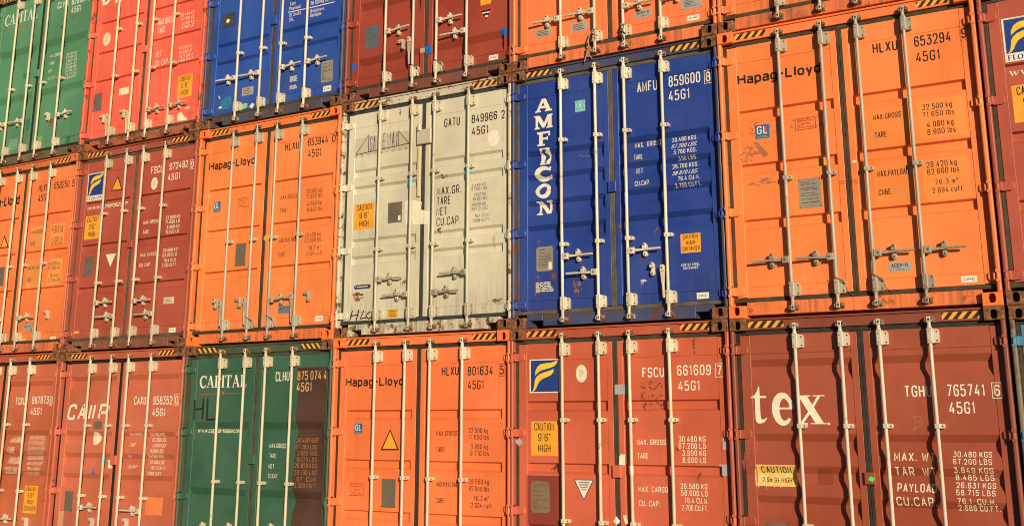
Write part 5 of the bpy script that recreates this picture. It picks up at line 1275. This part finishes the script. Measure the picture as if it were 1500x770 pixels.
    for i, s, v, *t in cfg.get('handles', ()):
        handle_mb(rods[i], s, v, t[0] if t else 0).build('handle', [hm, bm], doors[i // 2]); catch_mb(rods[i] + s * .182, v).build('handle_catch', [hm, bm], doors[i // 2])
    for i, v, *h in cfg.get('hang', ()): hang_mb(rods[i], v, *(h or (.31,))).build('handle', [hm, bm], doors[i // 2])
    for u, v in cfg.get('hooks', ()): hook_mb(u, v).build('handle_catch', [hm, bm], doors[u > 1.2])
    for u, v in cfg.get('catches', ()): catch_mb(u, v).build('handle_catch', [hm, bm], doors[u > 1.2])
    if cfg.get('lockbar'):
        mb = MB(); mb.box(1.128, .020, 2.225, 1.333, .058, 2.405, .010); mb.tube((1.165, .03, 2.39), (1.165, .03, 2.47), .030, None, 12); mb.build('overlap_lug', rm, doors[1])
        mb = MB(); mb.box(1.135, .034, 1.60, 1.178, .058, 2.20, .008); mb.build('lug_bar', rusty('gateway_lug', (.58, .47, .28), .22, 4), doors[0])
    decals(DETAILS.get(rc, []), prof, rods, doors, rng)
    return root

def g4(*zt, h=.108, dp=.036, s=.016): return [('g', z, h, dp, s) for z in zt]
def w4(*zt, s=.066, rec=.055, up=.075, dp=.040): return [('w', z, s, rec, up, dp) for z in zt]
HAP = g4(2.062, 1.512, .958); FLO = g4(2.142, 1.520, .908); TEX = w4(2.506, 1.824, 1.540, 1.273)
OUT = [(0, -1, .535), (1, -1, .532), (2, 1, .535), (3, 1, .530)]
DZ = [.005, -.008, -.006, .007, .003, -.001, -.003]
ORR = (.47, .43, .30)
O1 = (.82, .232, .060); O2 = (.82, .198, .061)
CFG = {
 (0, 0): (dict(name='brick_red', col=(.48, .122, .052), fcol=(.42, .088, .04), ribs=TEX, guides=[1.90, .995], handles=[(0, -1, .62), (2, 1, .62)], hooks=[(2.0, .60)], cast=.85, rust=.12, gask=(.012, .010, .009), notch=1, dx=-.004, dy=-.015),
   'brick red container in the bottom left corner, cut off by the photo edge'),
 (0, 1): (dict(name='faded_red', col=(.52, .135, .070), fcol=(.47, .11, .055), ribs=w4(2.565, 1.828, 1.543, 1.272), guides=[1.90, .988], handles=[(0, 1, .845), (3, -1, .832)], hooks=[(.863, .66), (1.521, .68)], lug=(1.455, .06), cast=.9, rust=.1, gask=(.012, .011, .011), notch=1, dx=-.001, dy=.012),
   'faded red container with bold slanted white lettering, left of the dark green one'),
 (0, 2): (dict(name='dark_green', col=(.034, .112, .066), fcol=(.060, .085, .045), ribs=w4(1.945, 1.150, s=.088, rec=.05, up=.10, dp=.052), guides=[1.228], catches=[(.463, .68), (.90, .69), (1.58, .71)], lug=(1.500, .055), cast=.9, rust=.14, gask=(.055, .055, .035), haz=(1, 1), rodcol=(0.57, 0.52, 0.36), dx=.005, dy=.007),
   'dark green container with a brown repainted strip down its right door'),
 (0, 3): (dict(name='deep_orange', col=O2, fcol=(.80, .19, .056), ribs=HAP, guides=[1.323], handles=OUT, cast=.12, cast2=.10, rust=.03, srust=.3, dirt=.3, gask=(.040, .028, .020), rodcol=(0.57, 0.52, 0.40), hframe=0, frust=.1, dx=.001, dy=.008),
   'clean deep orange container directly under the pale grey one'),
 (0, 4): (dict(name='rust_red', col=(.54, .113, .052), fcol=(.44, .095, .045), ribs=FLO, guides=[1.948, .958], handles=[(0, 1, .668), (1, -1, .47), (2, 1, .66), (3, -1, .465)], lug=(1.450, .06), cast=.80, rust=.06, dirt=.3, gask=(.050, .045, .030), dx=-.011, dy=-.008),
   'rust red container with a blue and yellow logo panel, under the dark blue container'),
 (0, 5): (dict(name='oxide_red', col=(.31, .066, .030), fcol=(.24, .060, .034), ribs=TEX, guides=[1.895, 1.02], handles=[(0, 1, .66), (1, -1, .47), (2, 1, .66), (3, -1, .465)], lug=(1.446, .052), cast=.85, rust=.05, dirt=.3, gask=(.030, .028, .022), rodcol=(0.53, 0.48, 0.38), dx=-.010, dy=-.016),
   'oxide red container with large cream serif letters on its left door'),
 (0, 6): (dict(name='sky_blue', col=(.06, .22, .34), fcol=(.16, .13, .085), ribs=TEX, guides=[1.9, .96], handles=OUT, cast=.9, rust=.2, gask=(.05, .045, .03), dx=.001, dy=.005),
   'light blue container at the lower right, only a narrow edge showing'),
 (1, 0): (dict(name='orange_three', col=(.80, .205, .056), fcol=(.66, .16, .05), ribs=HAP, guides=[1.306], handles=[(0, -1, .535), (1, -1, .532), (2, 1, .53)], hang=[(3, .36, .14)], hooks=[(2.0, .56)], cast=.55, cast2=.2, rust=.05, srust=.4, dirt=.24, gask=(.050, .038, .025), rodcol=(0.55, 0.48, 0.34), dx=.007, dy=.002),
   'orange container cut off by the left photo edge, pale patches behind its weight figures'),
 (1, 1): (dict(name='maroon', col=(.375, .072, .037), fcol=(.32, .068, .038), scol=(.25, .085, .052), ribs=FLO, guides=[1.935, .947], handles=[(0, 1, .668), (1, -1, .47), (2, 1, .655), (3, -1, .465)], lug=(1.455, .05), cast=.85, rust=.05, dirt=.3, gask=(.090, .070, .045), notch=1, rodcol=(0.53, 0.46, 0.33), dx=-.010, dy=-.001),
   'maroon container with blue flame logo and web address, between two orange ones'),
 (1, 2): (dict(name='bright_orange', col=O1, fcol=(.80, .19, .045), ribs=HAP, guides=[1.320], handles=[(2, 1, .530, .02)], hang=[(0, .545), (1, .550), (3, .565, .33)], hooks=[(.855, .535), (1.99, .555)], catches=[(.447, .535)], cast=.35, cast2=.25, rust=.05, srust=.4, dirt=.16, gask=(.050, .036, .024), rodcol=(0.41, 0.39, 0.29), handcol=(.40, .37, .27), dx=-.001, dy=.012),
   'orange container with three handles hanging down, under the royal blue container'),
 (1, 3): (dict(name='pale_grey', col=(.57, .555, .42), fcol=(.52, .49, .36), ribs=[('g', 2.033, .108, .030, .030), ('g', 1.825, .108, .030, .030), ('g', 1.176, .108, .030, .030), ('g', .968, .108, .030, .030)], guides=[1.879, 1.021], rods=[.595, 1.070, 1.392, 1.868],
    handles=[(0, 1, .664), (1, -1, .467), (2, 1, .465), (3, -1, .668)], lockbar=1, cast=.95, rust=.15, frust=.70, srust=.75, dirt=.32, gask=(.040, .042, .045), rodcol=(0.50, 0.47, 0.35), handcol=(.42, .39, .29), rodrust=.2, notch=1, dx=.003, dy=.016),
   'weathered pale grey container with a black triangle logo on its left door'),
 (1, 4): (dict(name='navy_blue', col=(.014, .048, .275), fcol=(.045, .060, .13), scol=(.035, .060, .16), ribs=w4(1.957, 1.685, 1.394, 1.118, s=.052, rec=.055, up=.075, dp=.043), guides=[2.028, .878], handles=[(0, 1, .747), (1, -1, .557), (2, 1, .747)], hang=[(3, .552)], catches=[(1.646, .545)], lug=(1.447, .06),
    cast=.92, rust=.17, frust=.75, srust=.75, dirt=.25, gask=(.105, .088, .060), rodcol=(0.62, 0.58, 0.45), notch=1, dx=-.003, dy=.006),
   'dark blue container with tall white letters running down its left door'),
 (1, 5): (dict(name='light_orange', col=(.84, .222, .056), fcol=(.82, .20, .052), ribs=HAP, guides=[1.324], handles=OUT, cast=.30, cast2=.05, rust=.03, frust=.16, srust=.45, dirt=.15, gask=(.060, .043, .028), rodcol=(0.38, 0.35, 0.26), handcol=(.32, .30, .22), dx=-.009, dy=-.016),
   'bright orange container above the oxide red one, the largest orange one in view'),
 (1, 6): (dict(name='maroon', col=(.375, .072, .037), fcol=(.32, .068, .038), ribs=FLO, guides=[1.935, .947], handles=[(0, 1, .668), (1, -1, .47), (2, 1, .655), (3, -1, .465)], cast=.7, rust=.05, dirt=.3, gask=(.060, .052, .036), dx=-.004, dy=-.002),
   'maroon container with a logo panel, cut off by the right photo edge'),
 (2, 0): (dict(name='pale_green', col=(.085, .255, .135), fcol=(.13, .20, .10), scol=(.12, .13, .065), ribs=w4(1.940, 1.155, s=.088, rec=.05, up=.10, dp=.050), guides=[1.248], handles=[(0, -1, .683), (1, -1, .688, .008), (3, 1, .663, .005)], hooks=[(1.571, .69)], lug=(1.430, .055), cast=.9, rust=.12, gask=(.020, .018, .014), notch=1, rodcol=(0.60, 0.53, 0.36), srust=.8, frust=.6, dx=.003, dy=.005),
   'faded green container in the top left corner with square touch-up patches'),
 (2, 1): (dict(name='bright_red', col=(.80, .132, .077), fcol=(.64, .105, .05), scol=(.42, .10, .05), ribs=g4(2.000, 1.522, 1.080, h=.115, dp=.030), guides=[1.808, 1.083], handles=[(2, 1, .453), (3, 1, .453)], hang=[(0, .49), (1, .475)], hooks=[(.433, .475), (.858, .49)], lug=(1.40, .05), cast=.88, rust=.03, srust=.8, frust=.6, dirt=.3, gask=(.080, .058, .036), notch=1, rodcol=(0.60, 0.52, 0.34), dx=-.007, dy=-.014),
   'bright coral red container in the top row between the green and the royal blue ones'),
 (2, 2): (dict(name='royal_blue', col=(.018, .075, .36), fcol=(.045, .07, .15), scol=(.050, .070, .11), ribs=g4(1.206, .950, h=.165, dp=.036, s=.034), guides=[.995], handles=[(0, -1, .655), (1, -1, .658), (2, 1, .662, .012), (3, 1, .668, .008)], lug=(1.36, .06), cast=.9, rust=.10, frust=.75, srust=.75, dirt=.3, gask=(.055, .048, .034), notch=1, rodcol=(0.62, 0.57, 0.43), dx=.010, dy=-.007),
   'royal blue container in the top row with torn stickers near its bottom edge'),
 (2, 3): (dict(name='dark_maroon', col=(.30, .047, .024), fcol=(.27, .055, .033), scol=(.22, .058, .036), ribs=w4(1.295, .560, s=.080, rec=.09, up=.10, dp=.050), guides=[1.9], handles=[(0, 1, .828, .015), (2, 1, .828), (3, -1, .63, -.008)], hang=[(1, .672, .33)], hooks=[(.857, .640)], cast=.92, rust=.05, srust=.25, dirt=.3, gask=(.050, .045, .033), notch=1, rodcol=(0.58, 0.52, 0.38), dx=.015, dy=.012),
   'dark maroon container with blue tape squares, above the pale grey container'),
 (2, 4): (dict(name='orange_four', col=O2, fcol=(.80, .19, .056), ribs=HAP, guides=[1.323], handles=[(0, -1, .532), (1, -1, .540), (2, 1, .518), (3, 1, .52)], cast=.85, rust=.03, srust=.42, dirt=.22, gask=(.070, .050, .032), rodcol=(0.60, 0.55, 0.40), dx=.012, dy=-.002),
   'orange container with a knotted rope on one lock rod, above the dark blue one'),
 (2, 5): (dict(name='orange_five', col=(.82, .21, .06), fcol=(.78, .19, .055), ribs=HAP, guides=[1.323], handles=OUT, cast=.75, rust=.05, srust=.45, dirt=.3, gask=(.060, .045, .03), rodcol=(0.52, 0.47, 0.34), dx=.006, dy=-.013),
   'orange container at the top right, only its bottom edge showing'),
}
ROOTS = {rc: container(rc, c, l) for rc, (c, l) in CFG.items()}

# ------------------------------------------------------------------ small loose things hanging on the lock rods
def wloc(rc, u, y, v): o = ROOTS[rc].location; return (o.x + u, o.y + y, o.z + v)
def loose(name, rc, pts, rad, mat, label, cat, group=None):
    mb = MB(); b = Vector(wloc(rc, *pts[0][0])); 
    for line in pts: mb.path([tuple(Vector(wloc(rc, *p)) - b) for p in line], rad, 6)
    o = mb.build(name, mat); o.location = b; o['label'] = label; o['category'] = cat
    if group: o['group'] = group
    return o
def loop(u, v, n=14, rx=.030, rz=.012, slope=.5): return [(u + rx * math.cos(t), RY + .030 * math.sin(t) - .006, v + slope * rx * math.cos(t)) for t in [2 * math.pi * i / n for i in range(n + 1)]]
rp = STD[1]
loose('knotted_rope', (2, 4), [loop(rp, .30), loop(rp, .26, slope=-.7), [(rp - .030, -.012, .30), (rp - .055, -.012, .25), (rp - .075, -.010, .17), (rp - .060, -.006, .13), (rp - .085, -.004, .10), (rp - .095, -.004, .04), (rp - .125, 0, -.035)],
       [(rp - .060, -.010, .14), (rp - .085, -.014, .115), (rp - .065, -.016, .10), (rp - .090, -.012, .085)], [(rp - .085, -.006, .085), (rp - .060, -.004, .03), (rp - .035, 0, -.01)], [(rp - .020, -.016, .28), (rp + .024, -.016, .20)], [(rp + .022, -.018, .28), (rp - .020, -.018, .18)]],
      .0068, MATS['decal_rope'], 'knotted tan rope tied round a lock rod of the top orange container', 'rope')
loose('twisted_wire', (2, 4), [loop(STD[2], .29), loop(STD[2], .22, slope=-.6), [(STD[2] - .022, -.016, .28), (STD[2] + .026, -.017, .19)], [(STD[2] + .024, -.018, .29), (STD[2] - .02, -.018, .20)], [(STD[2] - .01, -.016, .20), (STD[2] + .02, -.016, .13), (STD[2] - .02, -.014, .10)]],
      .0045, MATS['decal_wire'], 'dark twisted wire wound round the right door lock rod beside the rope', 'wire')
for rc, j, tail, lab in (((1, 5), 1, .10, 'thin wire seal left of the centre gap on the largest orange container'),
                    ((1, 5), 2, .12, 'thin wire seal right of the centre gap on the largest orange container'),
                    ((1, 2), 1, .11, 'thin wire seal beside a hanging handle on the orange container under the royal blue one'),
                    ((1, 2), 2, .06, 'thin wire seal on the right door of the orange container under the royal blue one'),
                    ((2, 3), 1, .10, 'thin wire seal under the hanging handle of the dark maroon container'),
                    ((2, 3), 2, .07, 'thin wire seal on the right door rod of the dark maroon container')):
    u = STD[j]
    loose('wire_seal', rc, [[(u - .026, -.012, .345), (u, -.020, .335), (u + .03, -.018, .315), (u + .055, .015, .285), (u + .075, .035, .25), (u + .085, .045, .21), (u + .085 + tail * .5, .048, .13 + .02 * j)], [(u + .03, -.018, .315), (u + .062, .012, .30), (u + .076, .02, .265)]],
          .0032, MATS['decal_wire'], lab, 'wire seal', 'wire seals on the lock rods')
